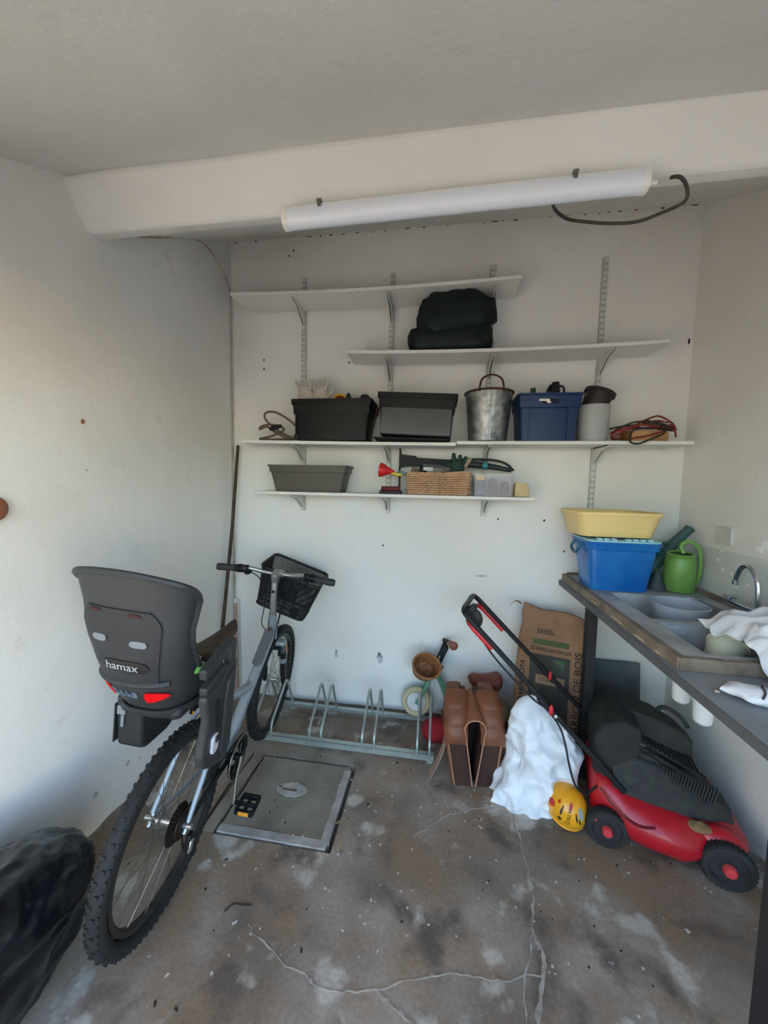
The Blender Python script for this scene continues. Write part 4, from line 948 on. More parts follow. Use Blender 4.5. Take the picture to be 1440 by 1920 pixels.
# quill stem + handlebar
rod('quill', [(.83, 0, .765), (.818, 0, .83), (.812, 0, .90), (.812, 0, .965)], [.015, .018, .017, .018], ALU)
g = G(); g.lathe([(0, .03), (.018, .028), (.022, .016), (.022, -.02), (.016, -.03), (0, -.03)], 20, M=frame_to((-.35, 0, .94), A(.808, 0, .980))); g.tube([A(.810, 0, .965), A(.852, 0, .992)], .016, 12); g.tube([A(.855, -.028, .992), A(.855, .028, .992)], .021, 16); g.build('stem_head', ALU, bike)
g = G(); g.lathe([(0, .002), (.009, .002), (.009, -.002), (0, -.002)], 14, M=frame_to((-1, 0, .12), A(.7945, 0, .905))); g.build('stem_bolt', BLKM, bike)
bar = [(.80, -.315, 1.000), (.815, -.20, 1.004), (.825, -.15, 1.008), (.852, -.085, .992), (.855, 0, .990), (.852, .085, .992), (.825, .15, 1.008), (.815, .20, 1.004), (.80, .315, 1.000)]
G().tube(spline([A(*p) for p in bar], 6), .0115, 12).build('handlebar', ALU, bike)
GR = mat('grip_rubber', (52, 52, 52), .7)
for s in (-1, 1):
    g = G(); g.tube([A(.798, s * .328, 1.0), A(.80, s * .315, 1.0), A(.807, s * .26, 1.002), A(.811, s * .228, 1.003)], [.018, .0205, .019, .020], 12); g.build('grip', GR, bike)
    g = G(); g.tube([A(.811, s * .227, 1.003), A(.812, s * .205, 1.004), A(.814, s * .185, 1.004)], [.020, .0245, .022], 12); g.build('shifter', BLK, bike)
    g = G(); g.tube([A(.815, s * .178, 1.005), A(.818, s * .158, 1.006)], .0215, 12); g.box(A(.836, s * .168, .990), (.05, .026, .034)); br = g.build('brake_mount', BLKM, bike, bevel=.003)
    G().tube(spline([A(.852, s * .165, .992), A(.862, s * .19, .985), A(.866, s * .24, .984), A(.868, s * .285, .986)], 5), .0058, 8, flat=.7).build('brake_lever', mat('lever_dark', (46, 46, 48), .4, metal=.5), br)
CBL = mat('cable_housing', (26, 27, 29), .5)
for pts in ([(.85, -.155, .992), (.92, -.10, .95), (.90, -.03, .86), (.85, -.028, .76), (.86, -.03, .62)], [(.85, .155, .992), (.93, .10, .95), (.91, .04, .84), (.85, .03, .74), (.80, .028, .64)], [(.83, -.19, 1.0), (.90, -.12, .93), (.84, -.06, .82), (.80, -.05, .72), (.84, -.03, .66)], [(.83, .19, 1.0), (.92, .08, .90), (.86, .035, .80), (.82, .03, .70)]):
    G().tube(spline([A(*p) for p in pts], 6), .0028, 6).build('brake_cable', CBL, bike)
# front basket, tipped to the right
bk_M = loc(.985, -.030, .875) @ Matrix.Rotation(radians(-6), 4, 'Y') @ Matrix.Rotation(radians(15), 4, 'X') @ Matrix.Scale(1.06, 4)
MESHM = mat('basket_mesh', (40, 41, 43), .5, metal=.3)
def bring(z):
    k = (z + .115) / .23; w = .275 + .055 * k; d = .155 + .065 * k
    return w, d
def per(u, z, rr=.03):
    w, d = bring(z); P = [Vector((y, x, z)) for x, y in rrect(w, d, rr, 4)]; n = len(P); L_ = [(P[(i + 1) % n] - P[i]).length for i in range(n)]; s_ = (u % 1) * sum(L_)
    for i in range(n):
        if s_ <= L_[i] + 1e-9: return P[i].lerp(P[(i + 1) % n], s_ / L_[i])
        s_ -= L_[i]
    return P[0]
g = G(); g.tube([per(k / 60, .115) for k in range(60)], .0075, 8, closed=True); basket = g.build('front_basket', BLKM, bike, M=bk_M)
g = G(); g.tube([per(k / 60, -.115) for k in range(60)], .006, 8, closed=True)
for k in range(4):
    u = (k + .5) / 4
g.build('bottom_hoop', BLKM, basket)
g = G()
for k in range(110): g.tube([per(k / 110, -.115), per(k / 110, .115)], .0021, 4, cap=False)
for k in range(30): z = -.108 + .215 * k / 29; g.tube([per(q / 44, z) for q in range(44)], .0017, 4, closed=True)
g.build('mesh_sides', MESHM, basket, kind='stuff')
g = G(); w, d = bring(-.115)
for k in range(26): y = -w / 2 + w * (k + .5) / 26; g.tube([(-d / 2, y, -.115), (d / 2, y, -.115)], .0019, 4, cap=False)
for k in range(16): x = -d / 2 + d * (k + .5) / 16; g.tube([(x, -w / 2, -.115), (x, w / 2, -.115)], .0019, 4, cap=False)
g.build('mesh_bottom', MESHM, basket, kind='stuff')
g = G(); g.box((-.098, 0, .03), (.012, .14, .11)); g.box((-.106, 0, .06), (.02, .05, .06)); g.build('bracket_plate', BLK, basket, bevel=.004)
g = G(); g.tube([A(.855, .0, .985), A(.89, -.005, .93)], .014, 10); g.build('basket_mount', BLK, bike)
g = G(); g.prism([(.028 * cos(k * pi / 8), .028 * sin(k * pi / 8)) for k in range(16)], .006, loc(-.088, -.085, -.075) @ rot(0, pi / 2, 0)); g.build('rear_lamp_mount', BLK, basket)
# ------------------------------------------------------------------ child seat (same local frame)
seat = thing('child_seat', 'grey plastic child seat mounted behind the bike saddle', 'child seat', BM)
SG = mat('seat_grey', (50, 51, 53), .5, var=.1, vscale=9, bump=.05, bscale=200)
SG2 = mat('seat_grey_panel', (42, 43, 46), .55, var=.08, vscale=9)
SGL = mat('seat_grey_light', (120, 124, 130), .45)
B0 = -.018   # lateral centre of the seat, to the right positive
def lerp_tab(tab, c):
    for (c0, *v0), (c1, *v1) in zip(tab, tab[1:]):
        if c <= c1:
            t = (c - c0) / (c1 - c0); return [a + (b - a) * t for a, b in zip(v0, v1)]
    return tab[-1][1:]
#        height  half-width  back x   front x
TAB = [(.77, .085, -.100, .05), (.83, .112, -.150, .02), (.90, .130, -.188, -.05), (.98, .138, -.212, -.115), (1.06, .148, -.226, -.165), (1.10, .152, -.232, -.178), (1.16, .160, -.242, -.172), (1.22, .172, -.255, -.175), (1.27, .180, -.268, -.18)]
def shell_q(q, c, off=0.):
    """point on the shell by lateral ratio q (-1 left edge .. 1 right edge) and height"""
    w, xb, xf = lerp_tab(TAB, c); w += off; xb -= off; q = max(-1., min(1., q))
    d = (1 - abs(q) ** 2.7) ** (1 / 2.7)
    return A(xf + (xb - xf) * d, B0 + w * q, c)
def shell_pt(s, c, off=0.):
    """s in -1..1 left front edge -> back -> right front edge, evenly spread round the section"""
    a = s * pi * .5; n = 2.7; r_ = (abs(sin(a)) ** n + abs(cos(a)) ** n) ** (-1 / n)
    return shell_q(sin(a) * r_, c, off)
def shell_fn(u, v):
    s = -1 + 2 * u
    top = 1.262 - .075 * abs(s) ** 2.2
    c = .780 + (top - .780) * v
    return shell_pt(s, c)
g = G(); g.grid(shell_fn, 44, 30, .010); g.build('shell', SG, seat, ang=60)
# rolled rim along the top and the front edges
pts = [shell_fn(0, v / 10) for v in range(2, 10)] + [shell_fn(u / 40, 1.0) for u in range(41)] + [shell_fn(1, v / 10) for v in range(9, 1, -1)]
G().tube(pts, .0095, 8).build('rim', SG, seat)
# back panel: separate proud plate with rounded upper corners
def panel_fn(u, v):
    c = .935 + .222 * v; e = 2 * u - 1
    lim = 1.0 if v < .75 else 1 - .28 * ((v - .75) / .25) ** 2.2
    q = -.10 + e * (.66 + .10 * v) * lim
    return shell_q(q, c, .0045)
g = G(); g.grid(panel_fn, 24, 18, .004); g.build('back_panel', SG2, seat, ang=60)
# vents
for q0, q1, c0 in ((-.62, -.34, 1.068), (.08, .40, 1.062)):
    g = G(); g.grid(lambda u, v: shell_q(q0 + (q1 - q0) * u, c0 + .020 * (v - .5) * (1 - abs(2 * u - 1) ** 4) ** .5, .0078), 12, 4, .004); g.build('vent_slot', SGL, seat)
for q0, q1, c0 in ((-.62, -.40, 1.148), (.06, .30, 1.145)):
    g = G(); g.grid(lambda u, v: shell_q(q0 + (q1 - q0) * u, c0 + .009 * (v - .5) * (1 - abs(2 * u - 1) ** 4), .0068), 8, 3, .003); g.build('belt_slot', mat('belt_slot_dark', (60, 22, 20), .7), seat)
# badge with lettering
g = G(); g.grid(lambda u, v: shell_q(-.06 + .98 * (u - .5), .988 + .036 * (v - .5) * (max(.02, 1 - abs(2 * u - 1) ** 5)) ** .5, .0072), 24, 5, .004); badge = g.build('badge', mat('badge_black', (18, 18, 20), .35), seat)
text('lettering', 'hamax', .034, mat('badge_letters', (170, 172, 174), .4), badge, None, thick=.0004, warp=lambda co: shell_q(-.10 + co.x / .138, .988 + co.y, .0084 + co.z))
# ledge below the panel and lower skirt
g = G(); g.grid(lambda u, v: shell_q(-.90 + 1.62 * u, .914 + .020 * v + .012 * (2 * u - 1) ** 2, .004 + .009 * sin(pi * v)), 26, 5, .004); g.build('ledge', SG, seat)
g = G(); g.grid(lambda u, v: shell_pt(-.80 + 1.62 * u, .778 + .045 * v, .010 + .008 * sin(pi * v)), 28, 6, .005); g.build('lower_skirt', SG, seat)
# red reflectors
RF = mat('red_reflector', (232, 20, 28), .25, spec=.7)
def refl(q0, q1, c0, c1, flip):
    def fn(u, v):
        t = u if not flip else 1 - u
        h = (1 - t ** 2.2) ** .75 * min(1., (t * 10) ** .5 + .3)
        return shell_q(q0 + (q1 - q0) * u, c0 + (c1 - c0) * (.5 + (v - .5) * h) + (.012 * t), .0075)
    g = G(); g.grid(fn, 16, 6, .004); g.build('reflector', RF, seat)
refl(.24, .72, .862, .900, False); refl(-.98, -.60, .862, .900, True)
# moulded icons between the reflectors
g = G()
for q_, c_, w_, h_ in ((-.52, .885, .02, .030), (-.44, .889, .02, .022), (-.42, .878, .09, .005), (-.30, .890, .05, .010), (-.28, .878, .11, .005), (-.16, .890, .02, .018), (-.12, .881, .10, .007), (.02, .889, .09, .014), (.0, .877, .12, .005)):
    g.grid(lambda u, v: shell_q(q_ + w_ * (u - .5), c_ + h_ * (v - .5), .0045), 3, 2, .003)
g.build('moulded_marks', mat('mark_grey', (96, 110, 122), .5), seat, kind='stuff')
# seat pan
g = G(); g.box(A(.0, B0, .80), (.24, .20, .05)); g.build('seat_pan', SG2, seat, bevel=.02)
g = G(); g.grid(lambda u, v: shell_pt(-.8 + 1.6 * u, .80 + .40 * v, -.022), 20, 12, .012); g.build('seat_pad', mat('pad_black', (28, 28, 30), .85), seat)
# right leg guard: side cheek bars and long shin plate
def plate(poly, b, t, m_, nm, bev=.006):
    Mx = Matrix(((1, 0, 0, 0), (0, 0, -1, 0), (0, 1, 0, 0), (0, 0, 0, 1))); Mx.translation = (0, -b, 0)
    return G().prism(poly, t, Mx).build(nm, m_, seat, bevel=bev, seg=3)
gl = plate([(-.150, .890), (-.060, .895), (.000, .935), (.030, .930), (.030, .90), (.022, .62), (.010, .585), (-.09, .625), (-.135, .655), (-.150, .70), (-.128, .80), (-.150, .87)], .165, .030, SG, 'leg_guard', .010)
g = G(); Mx = Matrix(((1, 0, 0, 0), (0, 0, -1, -.182), (0, 1, 0, 0), (0, 0, 0, 1)))
g.prism([(-.035, .88), (.006, .915), (.010, .90), (.010, .64), (-.03, .625), (-.05, .65), (-.045, .82)], .012, Mx); g.build('shin_ridge', SG, gl, bevel=.005)
g = G(); g.box(A(-.080, .182, .800), (.014, .006, .10), R=rot(0, radians(-8), 0)); g.build('strap_slot', mat('slot_black', (16, 16, 18), .7), gl, bevel=.002)
g = G(); g.prism(rrect(.036, .060, .014), .010, Matrix(((1, 0, 0, -.092), (0, 0, -1, -.184), (0, 1, 0, .712), (0, 0, 0, 1)))); g.build('buckle', mat('buckle_pale', (190, 192, 200), .4), gl, bevel=.003)
g = G(); g.box(A(-.090, .190, .728), (.014, .006, .022)); g.build('buckle_button', SG2, gl, bevel=.002)
# cheek: two slanting arms bridging shell and guard with an opening between
def arm(p, q, w, b, nm):
    p = Vector((*p,)); q = Vector((*q,)); d = (q - p).normalized(); n_ = Vector((-d.y, d.x)) * w / 2
    return plate([tuple(p + n_), tuple(q + n_), tuple(q - n_), tuple(p - n_)], b, .026, SG, nm, .006)
arm((-.150, .955), (.014, .990), .036, .160, 'cheek_arm'); arm((-.140, .895), (-.02, .920), .034, .160, 'cheek_arm')
arm((.012, 1.000), (.014, .89), .034, .160, 'cheek_post')
g = G(); g.tube(spline([A(-.13, .10, .945), A(-.08, .13, .945), A(-.02, .15, .955)], 4), .012, 8, flat=.35); g.build('green_strap', mat('lime_strap', (120, 190, 84), .6), seat)
# left leg guard: boxy foot well showing below the shell
g = G(); Mx = Matrix(((1, 0, 0, 0), (0, 0, -1, .118), (0, 1, 0, 0), (0, 0, 0, 1)))
g.prism([(-.075, .80), (.15, .80), (.15, .63), (.07, .600), (-.035, .605), (-.062, .625)], .088, Mx); lg = g.build('foot_well', mat('seat_dark', (36, 39, 40), .5), seat, bevel=.012, seg=3)
g = G(); g.box(A(-.074, -.140, .752), (.006, .028, .030)); g.box(A(-.073, -.136, .715), (.006, .010, .040)); g.build('foot_strap', SGL, lg, bevel=.002)
g = G(); g.box(A(-.045, -.166, .700), (.05, .004, .13)); g.build('side_fin', mat('seat_dark', (36, 39, 40), .5), lg)
# carrier bow down to the seat tube
for s in (-1, 1): G().tube(spline([A(-.06, B0 + s * .05, .755), A(.08, B0 + s * .05, .72), A(.20, s * .03, .66), A(.26, s * .012, .60)], 5), .007, 8).build('carrier_bow', BLKM, seat)
# ------------------------------------------------------------------ inspection cover let into the floor
r = thing('inspection_cover', 'square concrete inspection cover set in the floor by the bike', 'cover', loc(0, 0, 0))
SL = mat('cover_concrete', (146, 136, 122), .85, rgb2=(118, 109, 96), vscale=6, bump=.2)
LIP = mat('cover_lip', (178, 172, 166), .85, rgb2=(146, 140, 134), vscale=9, bump=.25)
def rough_slab(x0, x1, y0, y1, z0, z1, sd, n=14):
    g = G(); pts = []
    for (ax, ay), (bx, by) in zip(((x0, y0), (x1, y0), (x1, y1), (x0, y1)), ((x1, y0), (x1, y1), (x0, y1), (x0, y0))):
        for k in range(n):
            u = k / n; x = ax + (bx - ax) * u; y = ay + (by - ay) * u
            pts.append((x + .004 * noise.noise(Vector((x * 30, y * 30, sd))), y + .004 * noise.noise(Vector((x * 30, y * 30, sd + 9)))))
    g.prism(pts, z1 - z0, loc(0, 0, (z0 + z1) / 2)); return g
rough_slab(-.905, -.424, 1.385, 1.822, -.045, .001, 1).build('slab', SL, r, smooth=False)
rough_slab(-.905, -.424, 1.372, 1.408, -.04, .005, 2).build('front_lip', LIP, r, smooth=False)
rough_slab(-.452, -.418, 1.40, 1.80, -.04, .004, 3).build('side_lip', LIP, r, smooth=False)
rough_slab(-.974, -.922, 1.365, 1.838, -.05, .0, 4).build('outer_strip', SL, r, smooth=False)
g = G(); pts = [((.075 + .012 * noise.noise(Vector((cos(a) * 2, sin(a) * 2, 0)))) * cos(a), (.040 + .010 * noise.noise(Vector((cos(a) * 3, sin(a) * 3, 5)))) * sin(a)) for a in [2 * pi * k / 28 for k in range(28)]]
g.prism(pts, .004, loc(-.675, 1.635, .0025)); g.build('handle_patch', mat('patch_concrete', (186, 180, 172), .9, rgb2=(150, 143, 134), vscale=12), r, smooth=False)
g = G(); g.box((-.685, 1.628, .0052), (.075, .012, .002)); g.box((-.735, 1.640, .0052), (.02, .010, .002)); g.build('handle_groove', mat('rust_stain', (92, 76, 68), .9, rgb2=(120, 108, 100), vscale=25), r, smooth=False)
# ------------------------------------------------------------------ galvanised cycle rack
ZN = mat('zinc_plated', (186, 194, 190), .32, metal=.6, rgb2=(160, 170, 166), vscale=12)
r = thing('cycle_rack', 'low galvanised cycle rack standing against the back wall', 'cycle rack', loc(0, 0, 0))
for y, x0, x1 in ((1.930, -1.045, .005), (2.268, -1.055, .005)):
    g = G(); L_ = x1 - x0
    g.box(((x0 + x1) / 2, y, .030), (L_, .004, .034)); g.box(((x0 + x1) / 2, y + (.012 if y < 2 else -.012), .046), (L_, .028, .003)); 
    for x in (x0 + .02, x1 - .02): g.box((x, y + .006, .008), (.03, .02, .016))
    g.build('rail', ZN, r, smooth=False)
for x in (-.695, -.627, -.390, -.322, -.085, -.018, -.925, -1.035):
    g = G(); P = [(x, 1.930, .03), (x, 1.932, .070), (x, 1.940, .100), (x, 1.962, .125), (x, 2.02, .168), (x, 2.08, .212), (x, 2.12, .242), (x, 2.138, .253), (x, 2.158, .252), (x, 2.172, .236), (x, 2.190, .195), (x, 2.228, .115), (x, 2.262, .03)]
    if x in (-.925, -1.035): P = [(px_ , py_, pz_) for px_, py_, pz_ in P]
    g.tube(spline(P, 4), .0075, 10); g.build('hoop', ZN, r)
# ------------------------------------------------------------------ balance bike (its plane faces the camera)
r = thing('balance_bike', 'small green balance bike with cream tyres parked behind the rack', 'balance bike', loc(0, 2.265, 0) @ rot(radians(-4), 0, radians(3)))
SAGE = mat('sage_green', (92, 142, 112), .4, coat=.2); CRM = mat('cream_tyre', (190, 176, 142), .7, var=.1); TAN = mat('tan_leatherette', (132, 72, 54), .45, var=.15); WHT = mat('white_wheel', (206, 208, 208), .45)
def bwheel(cx, cz, rr):
    Mw = frame_to((0, 1, 0), (cx, 0, cz))
    o = G().lathe([(0, -.010), (.010, -.012), (.012, -.004), (rr - .030, -.004), (rr - .028, -.010), (rr - .024, -.010), (rr - .024, .010), (rr - .028, .010), (rr - .030, .004), (.012, .004), (.010, .012), (0, .010)], 32, M=Mw).build('wheel_disc', WHT, r, ang=30)
    pts = [Mw @ Vector(((rr - .017) * cos(2 * pi * k / 40), (rr - .017) * sin(2 * pi * k / 40), 0)) for k in range(40)]
    G().tube(pts, .018, 10, closed=True).build('tyre', CRM, o)
    for q in range(3):
        a = 2 * pi * q / 3 + .4; pts = [Mw @ Vector((.040 * cos(a) + .014 * cos(2 * pi * k / 12), .040 * sin(a) + .014 * sin(2 * pi * k / 12), -.007)) for k in range(12)]
        G().tube(pts, .003, 6, closed=True).build('disc_ring', WHT, o)
    return o
bwheel(-.112, .138, .092); bwheel(.372, .110, .092)
def bt(nm, pts, rr, m_=SAGE, n=5, **k): return G().tube(spline(pts, n), rr, 12, **k).build(nm, m_, r)
for s in (-.032, .032): bt('fork_blade', [(-.030, s * .6, .30), (-.062, s, .225), (-.112, s, .138)], .011)
bt('steering_tube', [(-.040, 0, .285), (-.018, 0, .345), (.0, 0, .385)], .017)
bt('main_frame', [(-.022, 0, .315), (.022, 0, .300), (.062, 0, .215), (.085, 0, .125), (.14, 0, .085), (.26, 0, .10), (.372, 0, .110)], .017)
bt('lower_frame', [(.03, 0, .29), (.075, 0, .20), (.10, 0, .14), (.16, 0, .12)], .012)
bt('seat_tube', [(.20, 0, .10), (.27, 0, .19), (.305, 0, .265)], .013)
G().tube([(.252, 0, .18), (.29, 0, .255)], .015, 10).build('seat_clamp', BLK, r)
bt('handlebar_stem', [(.0, 0, .385), (.032, 0, .45), (.058, 0, .52)], .013, BLK)
G().tube([(.030, -.004, .38), (.005, -.004, .335), (.012, -.004, .315)], [.026, .024, .018], 12, flat=.6).build('headset_cover', TAN, r)
G().tube([(.055, .06, .515), (.075, 0, .53), (.09, -.085, .545)], .010, 10).build('handlebar', BLK, r)
g = G(); g.box((.042, -.02, .455), (.030, .05, .12), R=rot(0, radians(24), 0)); g.build('basket_strap_block', BLK, r, bevel=.008)
G().tube([(.083, -.055, .538), (.094, -.125, .548)], [.016, .018], 14).build('grip', TAN, r); G().tube([(.058, .055, .515), (.05, .12, .51)], [.016, .018], 14).build('grip', TAN, r)
G().ell((.097, -.135, .549), (.026, .012, .026), 16, 8).build('grip_end', TAN, r)
G().box((.015, -.052, .43), (.006, .004, .05), R=rot(0, radians(18), 0)).build('basket_buckle', mat('brass_pale', (205, 196, 150), .4), r)
# little wicker basket
WK2 = mat('tan_wicker', (156, 104, 62), .7, rgb2=(122, 78, 46), vscale=40, detail=2)
bm2 = loc(-.066, -.090, .385) @ rot(radians(52), radians(14), 0)
g = G(); g.lathe([(0, -.06), (.058, -.06), (.064, -.054), (.084, .06), (.078, .06), (.058, -.052), (0, -.054)], 30, M=bm2 @ Matrix.Diagonal((1, .85, 1, 1))); bb = g.build('basket', WK2, r, ang=40)
g = G()
for k in range(12):
    z = -.055 + k * .010; rr = .064 + .020 * (z + .06) / .12; g.tube([bm2 @ Vector((rr * cos(2 * pi * q / 40), .85 * rr * sin(2 * pi * q / 40), z)) for q in range(40)], .0042, 5, closed=True)
g.build('weave', WK2, bb, kind='stuff')
G().tube([bm2 @ Vector((.083 * cos(2 * pi * q / 40), .85 * .083 * sin(2 * pi * q / 40), .062)) for q in range(40)], .007, 8, closed=True).build('rim', WK2, bb)
# brown saddle
def bs(u, v):
    x = .200 + .215 * u; a = 2 * pi * v; w = .034 + .055 * u ** 1.5; w *= min(1, sqrt(max(.001, u * 8))) * min(1, sqrt(max(.001, (1 - u) * 6)))
    hh = .030 + .024 * u; hh *= min(1, sqrt(max(.001, u * 8))) * min(1, sqrt(max(.001, (1 - u) * 6)))
    zc = .300 + .018 * (2 * u - .9) ** 2 - .010 * u
    return (x, w * cos(a), zc + hh * sin(a) * (1 if sin(a) > 0 else 1.2))
g = G(); g.grid(bs, 24, 20); g.build('saddle', TAN, r, ang=70)
# ------------------------------------------------------------------ brown leather double saddlebag standing on end
r = thing('saddlebag', 'brown leather double saddlebag standing on its ends on the floor', 'bag', loc(.200, 1.905, .002) @ rot(0, 0, radians(6)))
LEA = mat('brown_leather', (124, 74, 50), .5, var=.22, vscale=8, bump=.12, bscale=120); LEAD = mat('dark_brown_leather', (66, 38, 30), .75, rgb2=(52, 30, 24), vscale=14); EDGE = mat('raw_leather_edge', (176, 128, 98), .8)
def lerp2(a, b, t): return a + (b - a) * t
def pouch(s, b0, b1, t0, t1):
    """one pannier standing on end: bottom spans x b0..b1, upper rim (z=.26) spans t0..t1"""
    g = G(); rings = []
    for k in range(9):
        t = k / 8; z = .265 * t; xa, xb = lerp2(b0, t0, t), lerp2(b1, t1, t); y0 = -.095 + .015 * t; y1 = .12
        rings.append([Vector(((xa + xb) / 2 + px_, (y0 + y1) / 2 + py_, z)) for px_, py_ in rrect(xb - xa + .012 * sin(pi * t), y1 - y0, .010, 3)])
    g.loft(rings, cap=True); o = g.build('pouch', LEAD, r, ang=40)
    for e0, e1 in ((b0, t0), (b1, t1)):
        G().tube(spline([(e0, -.096, .002), (lerp2(e0, e1, .4), -.092, .105), (lerp2(e0, e1, .8), -.086, .21), (e1, -.082, .255)], 5), .0032, 6).build('piping', EDGE, o)
    xo0, xo1 = (b0, t0) if s < 0 else (b1, t1)
    g = G(); g.loft([[Vector((xo0 + s * .002, -.085, .004)), Vector((xo0 + s * .010, -.085, .004)), Vector((xo0 + s * .010, .12, .004)), Vector((xo0 + s * .002, .12, .004))], [Vector((xo1 + s * .002, -.078, .26)), Vector((xo1 + s * .012, -.078, .26)), Vector((xo1 + s * .012, .12, .26)), Vector((xo1 + s * .002, .12, .26))]], cap=True); g.build('side_panel', LEA, o)
    # three overlapping rolls of the tan flap
    for z0, z1, y0, y1, amp, sh in ((.212, .292, -.104, -.092, .010, 0.), (.272, .362, -.088, -.050, .016, .006), (.345, .415, -.052, .030, .014, .012)):
        def fl(u, v):
            ang = -1 + 2 * u; x = lerp2(t0 - .010, t1 + .010, u) - s * sh * v
            bul = (1 - abs(ang) ** 3)
            y = lerp2(y0, y1, v ** 1.5) - amp * sin(pi * v) * bul + .016 * abs(ang) ** 3; z = lerp2(z0, z1, v) + .016 * bul
            return (x, y, z)
        G().grid(fl, 16, 10, -.006).build('flap_roll', LEA, o, ang=60)
    G().tube([(lerp2(t0 - .010, t1 + .010, k / 12), -.106 + .016 * abs(-1 + k / 6) ** 3, .212 + .016 * (1 - abs(-1 + k / 6) ** 3)) for k in range(13)], .0034, 6).build('flap_edge', EDGE, o)
    g = G(); rings = []
    for k in range(7):
        t = k / 6; z = .255 + .165 * t; y0 = -.070 + .09 * t ** 1.4; y1 = .13
        rings.append([Vector(((t0 + t1) / 2 - s * .010 * t + px_, (y0 + y1) / 2 + py_, z)) for px_, py_ in rrect((t1 - t0) * (1.04 - .22 * t * t), y1 - y0, .02, 3)])
    g.loft(rings, cap=True); g.build('upper_body', LEA, o, ang=60)
pouch(-1, -.098, -.012, -.142, -.052); pouch(1, .004, .100, .040, .132)
# leather tongue bridging the two pouches, its front edge arched over the dark gap
def bridge(u, v):
    a = pi * u; x = -.006 - .052 * cos(a); z = .285 + .060 * sin(a) ** .7 + .085 * v * (1 - .3 * abs(cos(a))); y = -.100 + .085 * v + .07 * v * v
    return (x, y, z)
G().grid(bridge, 24, 12, .006).build('bridge', LEA, r, ang=60)
G().tube([Vector(bridge(k / 24, 0)) for k in range(25)], .0038, 6).build('bridge_edge', EDGE, r)
for e0, e1 in ((-.012, -.056), (.006, .044)):
    G().grid(lambda u, v: (lerp2(e0, e1, v), -.100 + .10 * u, .004 + .29 * v), 6, 8, .004).build('inner_lining', LEAD, r)
    G().tube(spline([(e1, -.100, .288), (lerp2(e0, e1, .6), -.102, .18), (lerp2(e0, e1, .25), -.101, .08), (e0, -.100, .004)], 6), .0036, 6).build('inner_edge', EDGE, r)
G().box((-.004, .06, .15), (.06, .02, .28)).build('gap_shade_box', mat('gap_shade', (26, 18, 16), .9), r)  # near-black box put in as the shade between the pouches
# straps hanging at both sides
G().grid(lambda u, v: (-.146 - .075 * u ** 1.5, -.055 + .05 * (v - .5) - .012 * u, .215 - .195 * u), 14, 3, .004).build('strap', mat('pale_suede', (150, 124, 108), .85), r)
G().grid(lambda u, v: (.142 + .05 * u, -.06 + .035 * (v - .5), .20 - .13 * u), 10, 3, .004).build('strap', LEAD, r)
G().prism([(-.014, -.02), (.014, -.02), (.016, .016), (0, .022), (-.016, .016)], .004, loc(.196, -.065, .055) @ rot(pi / 2 - .2, 0, -.2)).build('strap_tip', mat('pale_suede', (150, 124, 108), .85), r)
for x in (-.050, .020): G().box((x, .055, .418), (.03, .04, .022)).build('loop', LEAD, r, bevel=.004)
# red cloth bag behind the rack end
g = G(); g.ell((0, 0, .055), (1, 1, 1), 32, 18, fn=lambda p, d: crumple(Vector((sq(d, .7).x * .085, sq(d, .8).y * .06, sq(d, .8).z * .055)), d, .008, 16, 2.))
for v in g.v: v.z = max(v.z, .001)
tag(g.build('red_bag', mat('red_fabric', (150, 22, 36), .8, var=.25, vscale=12), M=loc(.022, 2.135, 0)), 'small crumpled red cloth bag between rack and saddlebag', 'bag')
# ------------------------------------------------------------------ charcoal sack leaning on the back wall
SCM = loc(.630, 2.095, .002) @ rot(0, 0, radians(-17)) @ rot(radians(-10), 0, 0)
r = thing('charcoal_sack', 'tall brown paper charcoal sack leaning on the back wall', 'sack', SCM)
KRAFT = mat('kraft_paper', (150, 112, 84), .8, rgb2=(134, 98, 72), vscale=7, bump=.25, bscale=22)
SW, SD, SH = .345, .115, .80
def sack_pt(s, t):
    """s around the section 0..1, t height 0..1"""
    w = SW * (1 + .05 * sin(pi * t)) * (1 if t < .80 else 1 - .30 * (t - .80)); d = SD * (1 - max(0, (t - .72) / .28) ** 1.3 * .86) * (1 + .12 * sin(pi * min(1, t / .8)))
    P = rrect(w, d, min(.03, d * .35), 4); n = len(P); L_ = [math.dist(P[i], P[(i + 1) % n]) for i in range(n)]; q = (s % 1) * sum(L_)
    for i in range(n):
        if q <= L_[i] + 1e-9: a = q / L_[i]; x, y = P[i][0] + (P[(i + 1) % n][0] - P[i][0]) * a, P[i][1] + (P[(i + 1) % n][1] - P[i][1]) * a; break
        q -= L_[i]
    z = SH * t
    z += (.030 * noise.noise(Vector((x * 9, 3, 0))) + .03 * (-x / SW)) * max(0, (t - .85) / .15)
    p = Vector((x, y, z)); cr_ = .006 + .012 * max(0, t - .75) / .25
    nn = noise.noise(Vector((x * 12, y * 8, z * 9))); p.y += cr_ * (1 - 2 * abs(nn)) * (-1 if y < 0 else 1); p.x += cr_ * .5 * noise.noise(Vector((x * 5, 7, z * 12)))
    p.x -= .03 * max(0, t - .8) + .022 * (1 - t)
    return p
g = G(); g.loft([[sack_pt(k / 72, j / 48) for k in range(72)] for j in range(49)], cap=True); sk = g.build('paper_body', KRAFT, r, ang=50)
def front_pt(x, z, off=.0025):
    # front sheet position by casting onto the section at this height
    t = z / SH; best = None
    for k in range(73):
        p = sack_pt(k / 72 * .5 + .46, t)
        if p.y < 0 and (best is None or abs(p.x - x) < abs(best.x - x)): best = p
    return Vector((x, best.y - off, z))
